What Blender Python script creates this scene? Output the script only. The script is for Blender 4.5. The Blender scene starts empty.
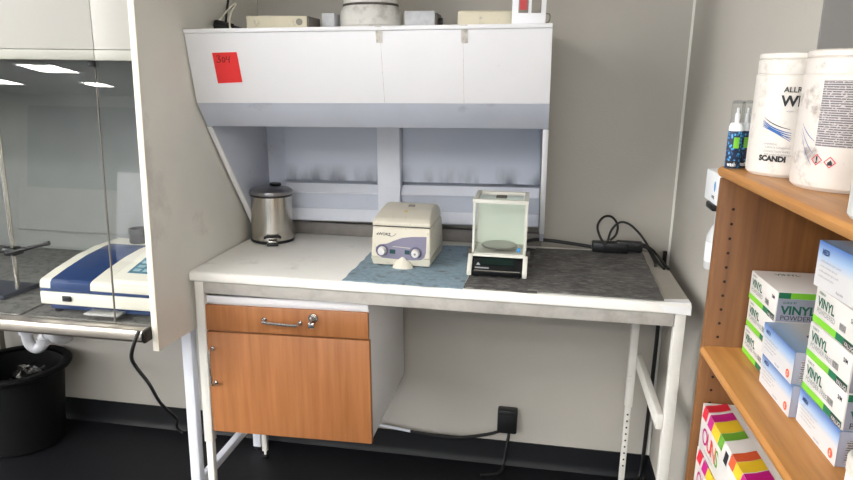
import bpy, bmesh, math, random
from mathutils import Vector, Matrix
random.seed(7)
PI = math.pi
scene = bpy.context.scene
COL = scene.collection

# ------------------------------------------------------------------ helpers
class MB:
    """collects shapes into one mesh"""
    def __init__(s): s.bm = bmesh.new()
    def _merge(s, t, M=None):
        if M is not None: bmesh.ops.transform(t, matrix=M, verts=t.verts)
        bmesh.ops.recalc_face_normals(t, faces=t.faces)
        me = bpy.data.meshes.new('tmp'); t.to_mesh(me); t.free()
        s.bm.from_mesh(me); bpy.data.meshes.remove(me); return s
    def box(s, x0, x1, y0, y1, z0, z1, bev=0, seg=2, M=None):
        t = bmesh.new(); bmesh.ops.create_cube(t, size=1)
        for v in t.verts:
            v.co = Vector((x0+(v.co.x+.5)*(x1-x0), y0+(v.co.y+.5)*(y1-y0), z0+(v.co.z+.5)*(z1-z0)))
        if bev: bmesh.ops.bevel(t, geom=t.edges[:], offset=bev, segments=seg, profile=.5, affect='EDGES')
        return s._merge(t, M)
    def hexa(s, bottom, top, bev=0, seg=2, M=None):
        t = bmesh.new()
        b = [t.verts.new(p) for p in bottom]; u = [t.verts.new(p) for p in top]
        t.faces.new(b[::-1]); t.faces.new(u); n = len(b)
        for i in range(n): t.faces.new((b[i], b[(i+1) % n], u[(i+1) % n], u[i]))
        bmesh.ops.recalc_face_normals(t, faces=t.faces)
        if bev: bmesh.ops.bevel(t, geom=t.edges[:], offset=bev, segments=seg, profile=.5, affect='EDGES')
        return s._merge(t, M)
    def prism(s, poly, axis, a0, a1, bev=0, seg=2, M=None):
        f = {'x': lambda a, p: (a, p[0], p[1]), 'y': lambda a, p: (p[0], a, p[1]), 'z': lambda a, p: (p[0], p[1], a)}[axis]
        return s.hexa([f(a0, p) for p in poly], [f(a1, p) for p in poly], bev, seg, M)
    def lathe(s, prof, c=(0, 0, 0), seg=48, M=None):
        t = bmesh.new(); rings = []
        for r, z in prof:
            if r < 1e-6: rings.append([t.verts.new((c[0], c[1], c[2]+z))])
            else: rings.append([t.verts.new((c[0]+r*math.cos(2*PI*i/seg), c[1]+r*math.sin(2*PI*i/seg), c[2]+z)) for i in range(seg)])
        for a, b in zip(rings, rings[1:]):
            for i in range(seg):
                j = (i+1) % seg
                if len(a) == 1 and len(b) == 1: continue
                if len(a) == 1: t.faces.new((a[0], b[i], b[j]))
                elif len(b) == 1: t.faces.new((a[i], b[0], a[j]))
                else: t.faces.new((a[i], b[i], b[j], a[j]))
        return s._merge(t, M)
    def cyl(s, p0, p1, r, r1=None, seg=24):
        r1 = r if r1 is None else r1
        p0, p1 = Vector(p0), Vector(p1); d = p1-p0
        M = Matrix.Translation(p0) @ d.to_track_quat('Z', 'Y').to_matrix().to_4x4()
        return s.lathe([(0, 0), (r, 0), (r1, d.length), (0, d.length)], seg=seg, M=M)
    def sphere(s, c, r, sc=(1, 1, 1), seg=24):
        t = bmesh.new(); bmesh.ops.create_uvsphere(t, u_segments=seg, v_segments=seg//2, radius=r)
        return s._merge(t, Matrix.Translation(c) @ Matrix.Diagonal((*sc, 1)))
    def tube(s, pts, r, seg=10, smooth=True, sub=8):
        P = [Vector(p) for p in pts]
        if smooth and len(P) > 2:
            Q = []
            for i in range(len(P)-1):
                a = P[max(i-1, 0)]; b = P[i]; c = P[i+1]; d = P[min(i+2, len(P)-1)]
                for k in range(sub):
                    u = k/sub
                    Q.append(.5*((2*b)+(c-a)*u+(2*a-5*b+4*c-d)*u*u+(3*b-a-3*c+d)*u**3))
            Q.append(P[-1]); P = Q
        t = bmesh.new(); rings = []; nrm = None
        for i, p in enumerate(P):
            d = (P[min(i+1, len(P)-1)]-P[max(i-1, 0)]).normalized()
            if nrm is None: nrm = d.orthogonal().normalized()
            nrm = (nrm-d*nrm.dot(d)).normalized(); b = d.cross(nrm)
            rings.append([t.verts.new(p+r*(math.cos(2*PI*k/seg)*nrm+math.sin(2*PI*k/seg)*b)) for k in range(seg)])
        for a, b in zip(rings, rings[1:]):
            for k in range(seg): t.faces.new((a[k], b[k], b[(k+1) % seg], a[(k+1) % seg]))
        t.faces.new(rings[0][::-1]); t.faces.new(rings[-1])
        return s._merge(t)
    def poly(s, pts):
        s.bm.faces.new([s.bm.verts.new(p) for p in pts]); return s
    def text(s, string, h, M, bold=0.0, align='LEFT', wscale=1.0, fn=None):
        """flat lettering of cap height h, laid on the plane of M"""
        cu = bpy.data.curves.new('t', 'FONT'); cu.body = string; cu.size = h/.69; cu.offset = bold*h
        cu.align_x = align; cu.resolution_u = 3
        o = bpy.data.objects.new('t', cu); COL.objects.link(o)
        dg = bpy.context.evaluated_depsgraph_get()
        me = bpy.data.meshes.new_from_object(o.evaluated_get(dg))
        bpy.data.objects.remove(o); bpy.data.curves.remove(cu)
        t = bmesh.new(); t.from_mesh(me); bpy.data.meshes.remove(me)
        for v in t.verts:
            v.co.x *= wscale
            v.co = (M @ v.co) if fn is None else fn(v.co)
        me = bpy.data.meshes.new('tmp'); t.to_mesh(me); t.free(); s.bm.from_mesh(me); bpy.data.meshes.remove(me)
        return s
    def build(s, name, mat, root=None, world=True, ang=35):
        me = bpy.data.meshes.new(name)
        if root is not None and world:
            bmesh.ops.transform(s.bm, matrix=Matrix.Translation(-root.location), verts=s.bm.verts)
        s.bm.to_mesh(me); s.bm.free()
        me.polygons.foreach_set('use_smooth', [True]*len(me.polygons))
        me.set_sharp_from_angle(angle=math.radians(ang))
        me.materials.append(mat)
        o = bpy.data.objects.new(name, me); COL.objects.link(o)
        if root is not None: o.parent = root
        return o

def sub(name, mb, mat, part):
    """sub-part: geometry given in the frame of the thing that owns the part"""
    return mb.build(name, mat, part, world=False)

def tag(o, label, cat, group=None):
    o['label'] = label; o['category'] = cat
    if group: o['group'] = group
    return o
def empty(name, loc, label, cat, group=None, rot=(0, 0, 0)):
    o = bpy.data.objects.new(name, None); COL.objects.link(o); o.empty_display_size = .05
    o.location = loc; o.rotation_euler = rot
    return tag(o, label, cat, group)
def struct(name, mb, mat):
    o = mb.build(name, mat); o['kind'] = 'structure'; return o
def copy_tree(o, parent=None):
    c = o.copy(); COL.objects.link(c)
    if parent is not None: c.parent = parent
    for ch in list(o.children): copy_tree(ch, c)
    return c
def frame(o, x, y):
    """matrix from origin + text x axis + text y axis"""
    x = Vector(x).normalized(); y = Vector(y).normalized(); z = x.cross(y)
    return Matrix(((x.x, y.x, z.x, o[0]), (x.y, y.y, z.y, o[1]), (x.z, y.z, z.z, o[2]), (0, 0, 0, 1)))

# ------------------------------------------------------------------ materials
def lin(c):
    return tuple(((v/255)/12.92 if v/255 <= .04045 else ((v/255+.055)/1.055)**2.4) for v in c)
def base(name):
    m = bpy.data.materials.new(name); m.use_nodes = True; nt = m.node_tree
    return m, nt, nt.nodes['Principled BSDF']
def noise(nt, scale, detail=4, rough=.55, stretch=None, loc=(0, 0, 0)):
    tc = nt.nodes.new('ShaderNodeTexCoord'); mp = nt.nodes.new('ShaderNodeMapping')
    if stretch: mp.inputs['Scale'].default_value = stretch
    mp.inputs['Location'].default_value = loc
    n = nt.nodes.new('ShaderNodeTexNoise'); n.inputs['Scale'].default_value = scale
    n.inputs['Detail'].default_value = detail; n.inputs['Roughness'].default_value = rough
    nt.links.new(tc.outputs['Object'], mp.inputs[0]); nt.links.new(mp.outputs[0], n.inputs['Vector'])
    return n
def ramp(nt, src, stops):
    r = nt.nodes.new('ShaderNodeValToRGB'); e = r.color_ramp.elements
    while len(e) < len(stops): e.new(.5)
    for el, (p, c) in zip(e, stops): el.position = p; el.color = (*c[:3], 1)
    nt.links.new(src, r.inputs[0]); return r
def mix(nt, fac, a, b, mode='MIX'):
    m = nt.nodes.new('ShaderNodeMix'); m.data_type = 'RGBA'; m.blend_type = mode
    if isinstance(fac, float): m.inputs[0].default_value = fac
    else: nt.links.new(fac, m.inputs[0])
    for k, v in ((6, a), (7, b)):
        if isinstance(v, tuple): m.inputs[k].default_value = (*v[:3], 1)
        else: nt.links.new(v, m.inputs[k])
    return m.outputs[2]
def plain(name, rgb, rough=.5, metal=0, var=.06, scale=12, stain=None, stain_pos=(.58, .75), stain_scale=18, bump=0, bump_scale=200, spec=.5, stretch=None, coat=0):
    m, nt, b = base(name); c = lin(rgb)
    n = noise(nt, scale, stretch=stretch)
    lo = tuple(v*(1-var) for v in c); hi = tuple(min(1, v*(1+var)) for v in c)
    r = ramp(nt, n.outputs['Fac'], [(.3, lo), (.7, hi)]); out = r.outputs[0]
    if stain:
        n2 = noise(nt, stain_scale, 6, .65, loc=(3.1, 1.7, .4))
        k = ramp(nt, n2.outputs['Fac'], [(stain_pos[0], (0, 0, 0)), (stain_pos[1], (1, 1, 1))])
        out = mix(nt, k.outputs[0], out, lin(stain))
    nt.links.new(out, b.inputs['Base Color'])
    b.inputs['Roughness'].default_value = rough; b.inputs['Metallic'].default_value = metal
    b.inputs['Specular IOR Level'].default_value = spec; b.inputs['Coat Weight'].default_value = coat
    if bump:
        n3 = noise(nt, bump_scale, 2); bp = nt.nodes.new('ShaderNodeBump'); bp.inputs['Strength'].default_value = bump
        bp.inputs['Distance'].default_value = .002
        nt.links.new(n3.outputs['Fac'], bp.inputs['Height']); nt.links.new(bp.outputs[0], b.inputs['Normal'])
    return m
def wood(name, dark, mid, light, axis, rough=.42):
    m, nt, b = base(name)
    st = {'z': (1, 1, .06), 'y': (1, .06, 1), 'x': (.06, 1, 1)}[axis]
    n = noise(nt, 55, 6, .6, stretch=st); n2 = noise(nt, 9, 3, .5, stretch=st, loc=(2, 5, 1))
    a = ramp(nt, n.outputs['Fac'], [(.3, lin(dark)), (.5, lin(mid)), (.72, lin(light))])
    c = ramp(nt, n2.outputs['Fac'], [(.3, (.78, .76, .72)), (.7, (1.0, 1.0, 1.0))])
    nt.links.new(mix(nt, 1.0, a.outputs[0], c.outputs[0], 'MULTIPLY'), b.inputs['Base Color'])
    b.inputs['Roughness'].default_value = rough
    bp = nt.nodes.new('ShaderNodeBump'); bp.inputs['Strength'].default_value = .08; bp.inputs['Distance'].default_value = .001
    nt.links.new(n.outputs['Fac'], bp.inputs['Height']); nt.links.new(bp.outputs[0], b.inputs['Normal'])
    return m
def wallpaper(name, rgb, sc=260, bump=.25):
    m, nt, b = base(name); c = lin(rgb)
    n = noise(nt, 1.7, 4); n2 = noise(nt, sc, 2, stretch=(.35, .35, 1))
    r = ramp(nt, n.outputs['Fac'], [(.3, tuple(v*.93 for v in c)), (.7, tuple(v*1.04 for v in c))])
    n3 = noise(nt, 7, 5, .7, loc=(1, 2, 3)); k = ramp(nt, n3.outputs['Fac'], [(.66, (0, 0, 0)), (.8, (.35, .35, .35))])
    nt.links.new(mix(nt, k.outputs[0], r.outputs[0], tuple(v*.5 for v in c)), b.inputs['Base Color'])
    b.inputs['Roughness'].default_value = .6
    bp = nt.nodes.new('ShaderNodeBump'); bp.inputs['Strength'].default_value = bump; bp.inputs['Distance'].default_value = .0015
    nt.links.new(n2.outputs['Fac'], bp.inputs['Height']); nt.links.new(bp.outputs[0], b.inputs['Normal'])
    return m
def glass(name, tint=(1, 1, 1), refl=1.0, rough=.0):
    m, nt, b = base(name); nt.nodes.remove(b)
    out = nt.nodes['Material Output']; tr = nt.nodes.new('ShaderNodeBsdfTransparent'); gl = nt.nodes.new('ShaderNodeBsdfGlossy')
    tr.inputs[0].default_value = (*tint, 1); gl.inputs['Roughness'].default_value = rough
    fr = nt.nodes.new('ShaderNodeFresnel'); fr.inputs[0].default_value = 1.5
    mu = nt.nodes.new('ShaderNodeMath'); mu.operation = 'MULTIPLY'; mu.inputs[1].default_value = refl; mu.use_clamp = True
    mx = nt.nodes.new('ShaderNodeMixShader'); ge = nt.nodes.new('ShaderNodeNewGeometry'); iv = nt.nodes.new('ShaderNodeMath'); iv.operation = 'SUBTRACT'; iv.inputs[0].default_value = 1
    nt.links.new(ge.outputs['Backfacing'], iv.inputs[1]); m2 = nt.nodes.new('ShaderNodeMath'); m2.operation = 'MULTIPLY'
    nt.links.new(fr.outputs[0], mu.inputs[0]); nt.links.new(mu.outputs[0], m2.inputs[0]); nt.links.new(iv.outputs[0], m2.inputs[1]); nt.links.new(m2.outputs[0], mx.inputs[0])
    nt.links.new(tr.outputs[0], mx.inputs[1]); nt.links.new(gl.outputs[0], mx.inputs[2]); nt.links.new(mx.outputs[0], out.inputs[0])
    return m
def emit(name, rgb, s):
    m, nt, b = base(name); b.inputs['Base Color'].default_value = (.8, .8, .8, 1)
    b.inputs['Emission Color'].default_value = (*rgb, 1); b.inputs['Emission Strength'].default_value = s; return m
def brushed(name, rgb, rough=.3, axis='z'):
    m, nt, b = base(name); st = {'z': (1, 1, .02), 'x': (.02, 1, 1)}[axis]
    n = noise(nt, 260, 3, stretch=st); c = lin(rgb)
    r = ramp(nt, n.outputs['Fac'], [(.3, tuple(v*.8 for v in c)), (.7, c)])
    nt.links.new(r.outputs[0], b.inputs['Base Color']); b.inputs['Metallic'].default_value = 1; b.inputs['Roughness'].default_value = rough
    return m

M = {}
M['floor'] = plain('floor_vinyl', (19, 19, 23), .5, spec=.3, var=.25, scale=60)
M['wall'] = wallpaper('wall_paper', (184, 179, 170), 240, .45)
M['wall_dark'] = wallpaper('wall_paper_grey', (128, 126, 124), 180, .5)
M['ceil'] = plain('ceiling_white', (225, 225, 222), .8)
M['skirt'] = plain('skirting_black', (19, 20, 23), .5, spec=.3)
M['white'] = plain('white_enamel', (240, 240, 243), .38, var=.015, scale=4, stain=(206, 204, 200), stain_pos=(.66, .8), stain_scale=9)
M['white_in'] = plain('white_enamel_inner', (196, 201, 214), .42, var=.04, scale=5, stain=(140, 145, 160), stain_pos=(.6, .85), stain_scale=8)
M['panel'] = plain('panel_grey_white', (230, 228, 220), .5, var=.04, scale=3, stain=(196, 188, 182), stain_pos=(.6, .85), stain_scale=5)
M['header'] = plain('header_grey', (192, 190, 183), .5, var=.03, scale=3)
M['header_low'] = plain('header_low', (178, 178, 168), .5, var=.03)
M['cream_edge'] = plain('cream_edge', (236, 230, 216), .5, var=.03)
M['frame'] = plain('frame_white', (226, 223, 216), .45, var=.04, scale=20, stain=(160, 154, 146), stain_pos=(.62, .85), stain_scale=25)
M['frame_blue'] = plain('frame_bluewhite', (222, 225, 234), .45, var=.03)
M['rail'] = plain('rail_grey', (186, 182, 176), .45, var=.07, scale=15, stain=(146, 140, 133), stain_pos=(.5, .85), stain_scale=14)
M['worktop'] = plain('worktop_laminate', (243, 240, 234), .32, var=.02, scale=7, stain=(214, 210, 204), stain_pos=(.6, .8), stain_scale=11)
M['tape'] = plain('white_tape', (246, 246, 246), .5, var=.01)
M['grime'] = plain('back_rail_grey', (128, 122, 118), .5, var=.2, scale=14)
M['beech_z'] = wood('beech_upright', (164, 104, 60), (176, 115, 69), (186, 126, 78), 'z')
M['oak_z'] = wood('bookcase_upright', (106, 66, 32), (126, 82, 42), (142, 96, 52), 'z', .5)
M['oak_y'] = wood('bookcase_shelf', (174, 116, 58), (194, 136, 74), (208, 152, 88), 'y', .4)
M['hole'] = plain('drilled_hole_dark', (40, 22, 10), .9)
M['chrome'] = plain('chrome', (205, 203, 200), .22, 1, var=.03)
M['steel'] = brushed('brushed_steel', (208, 203, 195), .27)
M['steel_bar'] = brushed('steel_bar', (196, 188, 178), .3, 'x')
M['lid_steel'] = plain('lid_steel', (150, 148, 150), .35, .9, var=.06)
M['black'] = plain('black_plastic', (20, 20, 22), .4, var=.2)
M['black_matt'] = plain('black_rubber', (24, 24, 26), .6, var=.2)
M['bin_black'] = plain('bin_black', (10, 10, 11), .6, var=.15, spec=.2)
M['red'] = plain('red_paper', (236, 52, 52), .7, var=.02)
M['ink'] = plain('ink', (70, 14, 18), .8)
M['ink_black'] = plain('ink_black', (36, 36, 40), .7)
M['ink_grey'] = plain('ink_grey', (140, 142, 146), .7)
M['ink_green'] = plain('ink_green', (14, 92, 70), .7)
M['cream'] = plain('cream_plastic', (226, 219, 202), .45, var=.03, scale=9, stain=(168, 160, 140), stain_pos=(.6, .8), stain_scale=30)
M['cream_box'] = plain('cream_box', (216, 208, 184), .55, var=.04, stain=(150, 142, 126), stain_pos=(.58, .74), stain_scale=38)
M['dusty'] = plain('dusty_white', (222, 220, 214), .6, var=.05, scale=20, stain=(150, 143, 134), stain_pos=(.48, .8), stain_scale=20)
M['dark_side'] = plain('box_end_dark', (104, 98, 92), .6, var=.15)
M['metal_box'] = plain('metal_box', (200, 202, 206), .45, var=.05, scale=14, stain=(160, 158, 156), stain_pos=(.52, .85), stain_scale=16)
M['dirt'] = plain('dirty_gasket', (88, 82, 76), .8, var=.3, scale=30)
M['tape_old'] = plain('old_tape', (214, 210, 202), .6, var=.05, stain=(170, 164, 156), stain_pos=(.45, .65), stain_scale=60)
M['rocker_red'] = plain('rocker_red', (188, 28, 36), .4)
M['rocker_grey'] = plain('rocker_grey', (132, 126, 116), .5)
M['off_black'] = plain('cord_black', (18, 18, 18), .5)
M['cord_white'] = plain('cord_white', (214, 206, 190), .5)
M['violet'] = plain('panel_violet', (132, 128, 150), .4, var=.06)
M['violet_dark'] = plain('panel_violet_dark', (92, 88, 116), .45)
M['knob'] = plain('knob_white', (232, 230, 226), .4)
M['lcd'] = plain('lcd_teal', (14, 66, 66), .25)
M['yellow'] = plain('yellow_mark', (228, 196, 60), .6)
M['cloth_blue'] = plain('mat_blue', (146, 168, 182), .9, var=.14, scale=60, stain=(104, 108, 100), stain_pos=(.54, .72), stain_scale=22, bump=.6, bump_scale=500)
M['glassy'] = glass('draft_shield_glass', (.985, .995, .988), 1.0)
M['sash'] = glass('sash_glass', (.96, .97, .97), 2.0)
M['pan'] = plain('pan_steel', (178, 176, 168), .35, .8)
M['bal_white'] = plain('balance_white', (224, 222, 212), .45, var=.02)
M['bal_in'] = plain('balance_back', (214, 222, 208), .5, var=.03)
M['bal_black'] = plain('balance_display', (18, 20, 22), .2)
M['bal_green'] = plain('balance_lcd', (14, 36, 30), .15)
M['blue_dot'] = plain('blue_dot', (60, 150, 215), .5)
M['navy'] = plain('spectro_blue', (34, 62, 112), .4, var=.05)
M['teal'] = plain('keypad_teal', (74, 124, 146), .45)
M['key'] = plain('key_pale', (160, 190, 200), .5)
M['lcd_dark'] = plain('screen_dark', (28, 40, 66), .25)
M['silver'] = plain('silver_plate', (190, 190, 190), .35, .6)
M['stone'] = plain('stone_grey', (120, 118, 114), .45, var=.22, scale=30, stain=(74, 72, 70), stain_pos=(.5, .62), stain_scale=40)
M['fume_in'] = plain('fume_liner', (134, 136, 135), .5, var=.03)
M['pipe_white'] = plain('pipe_white', (218, 218, 222), .35)
M['lamp'] = emit('lamp_panel', (1, .98, .95), 34)
M['lamp_frame'] = plain('lamp_frame', (230, 230, 230), .5)
M['bag'] = glass('plastic_bag', (.75, .75, .75), 3.0, .12)
M['tub'] = plain('tub_white', (214, 208, 200), .45, var=.02, stain=(182, 172, 162), stain_pos=(.54, .78), stain_scale=45)
M['tub_dirty'] = plain('tub_dirty', (212, 204, 196), .45, var=.03, stain=(128, 114, 104), stain_pos=(.55, .72), stain_scale=26)
M['ink_blue'] = plain('ink_blue', (44, 96, 160), .6)
M['ink_red'] = plain('ink_red', (206, 40, 60), .6)
M['carton'] = plain('carton_white', (216, 212, 207), .5, var=.02)
M['carton_grey'] = plain('carton_grey', (150, 152, 166), .5, var=.03)
M['green'] = plain('print_green', (122, 196, 48), .5)
M['green_dark'] = plain('print_dark_green', (22, 110, 74), .5)
M['orange'] = plain('print_orange', (226, 96, 56), .5)
M['magenta'] = plain('print_magenta', (196, 22, 128), .5)
M['crimson'] = plain('print_red', (222, 36, 58), .5)
M['p_yellow'] = plain('print_yellow', (238, 200, 44), .5)
M['p_green'] = plain('print_leaf', (108, 170, 52), .5)
M['clear'] = glass('clear_plastic', (.88, .89, .89), .6, .3)
M['frosted'] = plain('frosted_plastic', (205, 206, 206), .3)
M['can_white'] = plain('can_white', (238, 240, 242), .4)

def mat_dark():
    """scuffed dark grey felt mat"""
    m, nt, b = base('mat_dark')
    n = noise(nt, 12, 10, .72); n2 = noise(nt, 90, 6, .75, stretch=(.35, 1, 1)); n3 = noise(nt, 7, 4, .6, loc=(4, 1, 0))
    a = ramp(nt, n.outputs['Fac'], [(.3, lin((54, 52, 51))), (.7, lin((108, 105, 102)))])
    s = ramp(nt, n2.outputs['Fac'], [(.48, (0, 0, 0)), (.75, (.7, .7, .7))])
    d = ramp(nt, n3.outputs['Fac'], [(.5, (1, 1, 1)), (.72, (.45, .45, .45))])
    c = mix(nt, s.outputs[0], a.outputs[0], lin((172, 168, 164)))
    nt.links.new(mix(nt, 1.0, c, d.outputs[0], 'MULTIPLY'), b.inputs['Base Color']); b.inputs['Roughness'].default_value = .85
    return m
M['mat_dark'] = mat_dark()
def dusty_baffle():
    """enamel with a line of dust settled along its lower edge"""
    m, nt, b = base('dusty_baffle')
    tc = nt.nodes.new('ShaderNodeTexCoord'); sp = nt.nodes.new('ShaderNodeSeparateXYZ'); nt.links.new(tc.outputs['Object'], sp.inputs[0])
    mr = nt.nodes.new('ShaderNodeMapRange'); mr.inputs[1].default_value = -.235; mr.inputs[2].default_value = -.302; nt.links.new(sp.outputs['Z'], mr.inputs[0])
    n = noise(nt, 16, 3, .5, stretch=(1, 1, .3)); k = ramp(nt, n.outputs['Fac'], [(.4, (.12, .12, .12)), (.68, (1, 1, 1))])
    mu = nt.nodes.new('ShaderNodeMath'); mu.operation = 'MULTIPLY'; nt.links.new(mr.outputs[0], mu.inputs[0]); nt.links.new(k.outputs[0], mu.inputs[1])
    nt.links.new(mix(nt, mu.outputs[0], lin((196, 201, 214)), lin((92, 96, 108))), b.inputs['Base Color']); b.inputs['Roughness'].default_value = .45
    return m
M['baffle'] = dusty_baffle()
def small_print(name, ink, paper, rows, axis='z', cut=.42):
    """paper covered with rows of tiny unreadable print"""
    m, nt, b = base(name)
    tc = nt.nodes.new('ShaderNodeTexCoord'); sp = nt.nodes.new('ShaderNodeSeparateXYZ'); nt.links.new(tc.outputs['Object'], sp.inputs[0])
    mu = nt.nodes.new('ShaderNodeMath'); mu.operation = 'MULTIPLY'; mu.inputs[1].default_value = rows; nt.links.new(sp.outputs['Z' if axis == 'z' else 'Y'], mu.inputs[0])
    fr = nt.nodes.new('ShaderNodeMath'); fr.operation = 'FRACT'; nt.links.new(mu.outputs[0], fr.inputs[0])
    lt = nt.nodes.new('ShaderNodeMath'); lt.operation = 'LESS_THAN'; lt.inputs[1].default_value = .6; nt.links.new(fr.outputs[0], lt.inputs[0])
    n = noise(nt, rows*1.0, 2, stretch=(1, 1, .9)); gt = nt.nodes.new('ShaderNodeMath'); gt.operation = 'GREATER_THAN'; gt.inputs[1].default_value = cut; nt.links.new(n.outputs['Fac'], gt.inputs[0])
    al = nt.nodes.new('ShaderNodeMath'); al.operation = 'MULTIPLY'; nt.links.new(lt.outputs[0], al.inputs[0]); nt.links.new(gt.outputs[0], al.inputs[1])
    nt.links.new(mix(nt, al.outputs[0], lin(paper), lin(ink)), b.inputs['Base Color']); b.inputs['Roughness'].default_value = .5
    return m
M['fine_print'] = small_print('fine_print', (98, 94, 97), (178, 170, 168), 330, cut=.40)
M['fine_print_grey'] = small_print('fine_print_grey', (112, 108, 112), (186, 182, 184), 300)
def blue_print(name, axis, lo, hi, flip=False):
    stops = [(0, lin((208, 206, 206))), (.4, lin((160, 186, 216))), (1, lin((14, 84, 166)))]
    """printed carton face fading from white to blue"""
    m, nt, b = base(name)
    tc = nt.nodes.new('ShaderNodeTexCoord'); sp = nt.nodes.new('ShaderNodeSeparateXYZ'); nt.links.new(tc.outputs['Object'], sp.inputs[0])
    mr = nt.nodes.new('ShaderNodeMapRange'); mr.inputs[1].default_value = lo; mr.inputs[2].default_value = hi; nt.links.new(sp.outputs[axis], mr.inputs[0])
    r = ramp(nt, mr.outputs[0], stops)
    nt.links.new(r.outputs[0], b.inputs['Base Color']); b.inputs['Roughness'].default_value = .45
    return m
M['blue_face'] = blue_print('blue_carton_face', 'Z', .024, .052)
M['blue_top'] = blue_print('blue_carton_top', 'X', .045, -.03)
def bottle_print():
    m, nt, b = base('bottle_label')
    tc = nt.nodes.new('ShaderNodeTexCoord'); v = nt.nodes.new('ShaderNodeTexVoronoi'); v.inputs['Scale'].default_value = 170
    nt.links.new(tc.outputs['Object'], v.inputs['Vector'])
    r = ramp(nt, v.outputs['Distance'], [(.25, lin((70, 160, 220))), (.45, lin((16, 44, 84))), (.8, lin((14, 28, 56)))])
    nt.links.new(r.outputs[0], b.inputs['Base Color']); b.inputs['Roughness'].default_value = .4
    return m
M['bottle_label'] = bottle_print()

# ------------------------------------------------------------------ setting
XW, XR = 1.548, 1.80           # right wall, and the wall of the recess where the bookcase stands
XL, YF, ZC = -8.2, -10.0, 2.7
struct('floor', MB().box(XL, XR+.2, YF, .1, -.1, 0), M['floor'])
struct('ceiling', MB().box(XL, XR+.2, YF, .1, ZC, ZC+.1), M['ceil'])
struct('wall_back', MB().box(XL, XR+.2, 0, .1, 0, ZC), M['wall'])
struct('wall_right', MB().box(XW, XR+.2, -1.13, -.0005, 0, ZC), M['wall'])
struct('trim_1', MB().box(XW+.0005, XR, -1.137, -1.1301, 0, ZC), M['wall_dark'])
struct('wall_recess', MB().box(XR, XR+.2, YF, -1.1375, 0, ZC), M['wall'])
struct('wall_left', MB().box(XL-.1, XL, YF, .1, 0, ZC), M['wall'])
struct('wall_front', MB().box(XL-.1, XR+.2, YF-.1, YF, 0, ZC), M['wall'])
sk = [(0, 0), (-.018, 0), (-.010, .012), (-.007, .03), (-.006, .1), (0, .1)]
struct('baseboard_back', MB().prism([(y-.0005, z) for y, z in sk], 'x', XL, XW-.0005), M['skirt'])
struct('baseboard_right', MB().prism([(XW-.0005+y, z) for y, z in sk], 'y', -1.13, -.02), M['skirt'])
struct('trim_3', MB().prism([(XW-.0005, -.0005), (XW-.008, -.0005), (XW-.0005, -.008)], 'z', .101, ZC-.001), M['panel'])
# far side of the room, mirrored in the sash, apart from the unseen glow panels
struct('trim_2', MB().box(-5.3, -5.0, YF+.001, YF+.15, 0, ZC-.001), M['cream_edge'])
w = MB(); w.box(-8.0, -5.6, YF+.001, YF+.05, 1.05, 2.5); struct('window_1', w, plain('window_dusk', (70, 74, 80), .2))
w = MB(); w.box(-4.8, -2.6, YF+.001, YF+.05, 1.05, 2.5); struct('window_2', w, plain('window_dusk_blind', (92, 94, 98), .3))
emit('fill_emit_left', (.97, .98, 1.0), 13)
struct('fill_glow_front', MB().box(-2.2, 1.7, YF+.001, YF+.03, .9, 2.45), emit('fill_emit_front', (.82, .91, 1.0), 3.5))  # unseen glowing panel added as cool fill from the front
struct('fill_glow_left', MB().box(XL+.001, XL+.03, -6.5, -1.6, .9, 2.4), bpy.data.materials['fill_emit_left'])  # unseen glowing panel added on the left to brighten the right wall
cb = empty('storage_cabinet', (-4.6, -8.4, 0), 'white cupboard across the room, seen only as a reflection in the glass', 'cabinet')
MB().box(-5.0, -4.2, -8.6, -8.1, 0.05, 1.35, .006).build('body', M['white'], cb)
MB().box(-5.0, -4.2, -8.6, -8.1, 0.0, .05).build('plinth', M['black'], cb)

lamp_spots = [(-5.52, -7.33), (-5.72, -8.65), (-7.35, -8.5), (-3.2, -5.2), (-1.0, -5.1), (.6, -5.1), (-3.2, -6.9), (-4.8, -5.2), (-2.3, -3.0), (-.9, -3.0), (-3.8, -3.0), (1.25, -4.0), (-2.3, -1.5), (-3.8, -1.5), (-2.3, -4.2), (-3.8, -4.2), (-5.4, -3.6)]  # panels not mirrored in the sash are unseen, several added to brighten walls
big = empty('ceiling_light', (0, 0, 0), 'x', 'light', 'square ceiling light panels')
f_ = MB()
for a in ((-.3, .3, -.3, -.285), (-.3, .3, .285, .3), (-.3, -.285, -.285, .285), (.285, .3, -.285, .285)): f_.box(*a, -.02, -.0005)
f_.build('frame', M['lamp_frame'], big, world=False)
MB().box(-.284, .284, -.284, .284, -.014, -.001).build('diffuser', M['lamp'], big, world=False)
for i, (x, y) in enumerate(lamp_spots):
    o = big if i == 0 else copy_tree(big)
    o.location = (x, y, ZC)
    if i == 1: o.scale = (.6, .75, 1)
    o['label'] = ('bright ceiling panel mirrored large near the top of the sash glass' if i == 0 else
                  'narrower bright ceiling panel mirrored right of the large one in the glass' if i == 1 else
                  'bright ceiling panel mirrored at the far left edge of the glass' if i == 2 else
                  'unseen square white ceiling light panel over the room, placed to light it')

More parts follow.
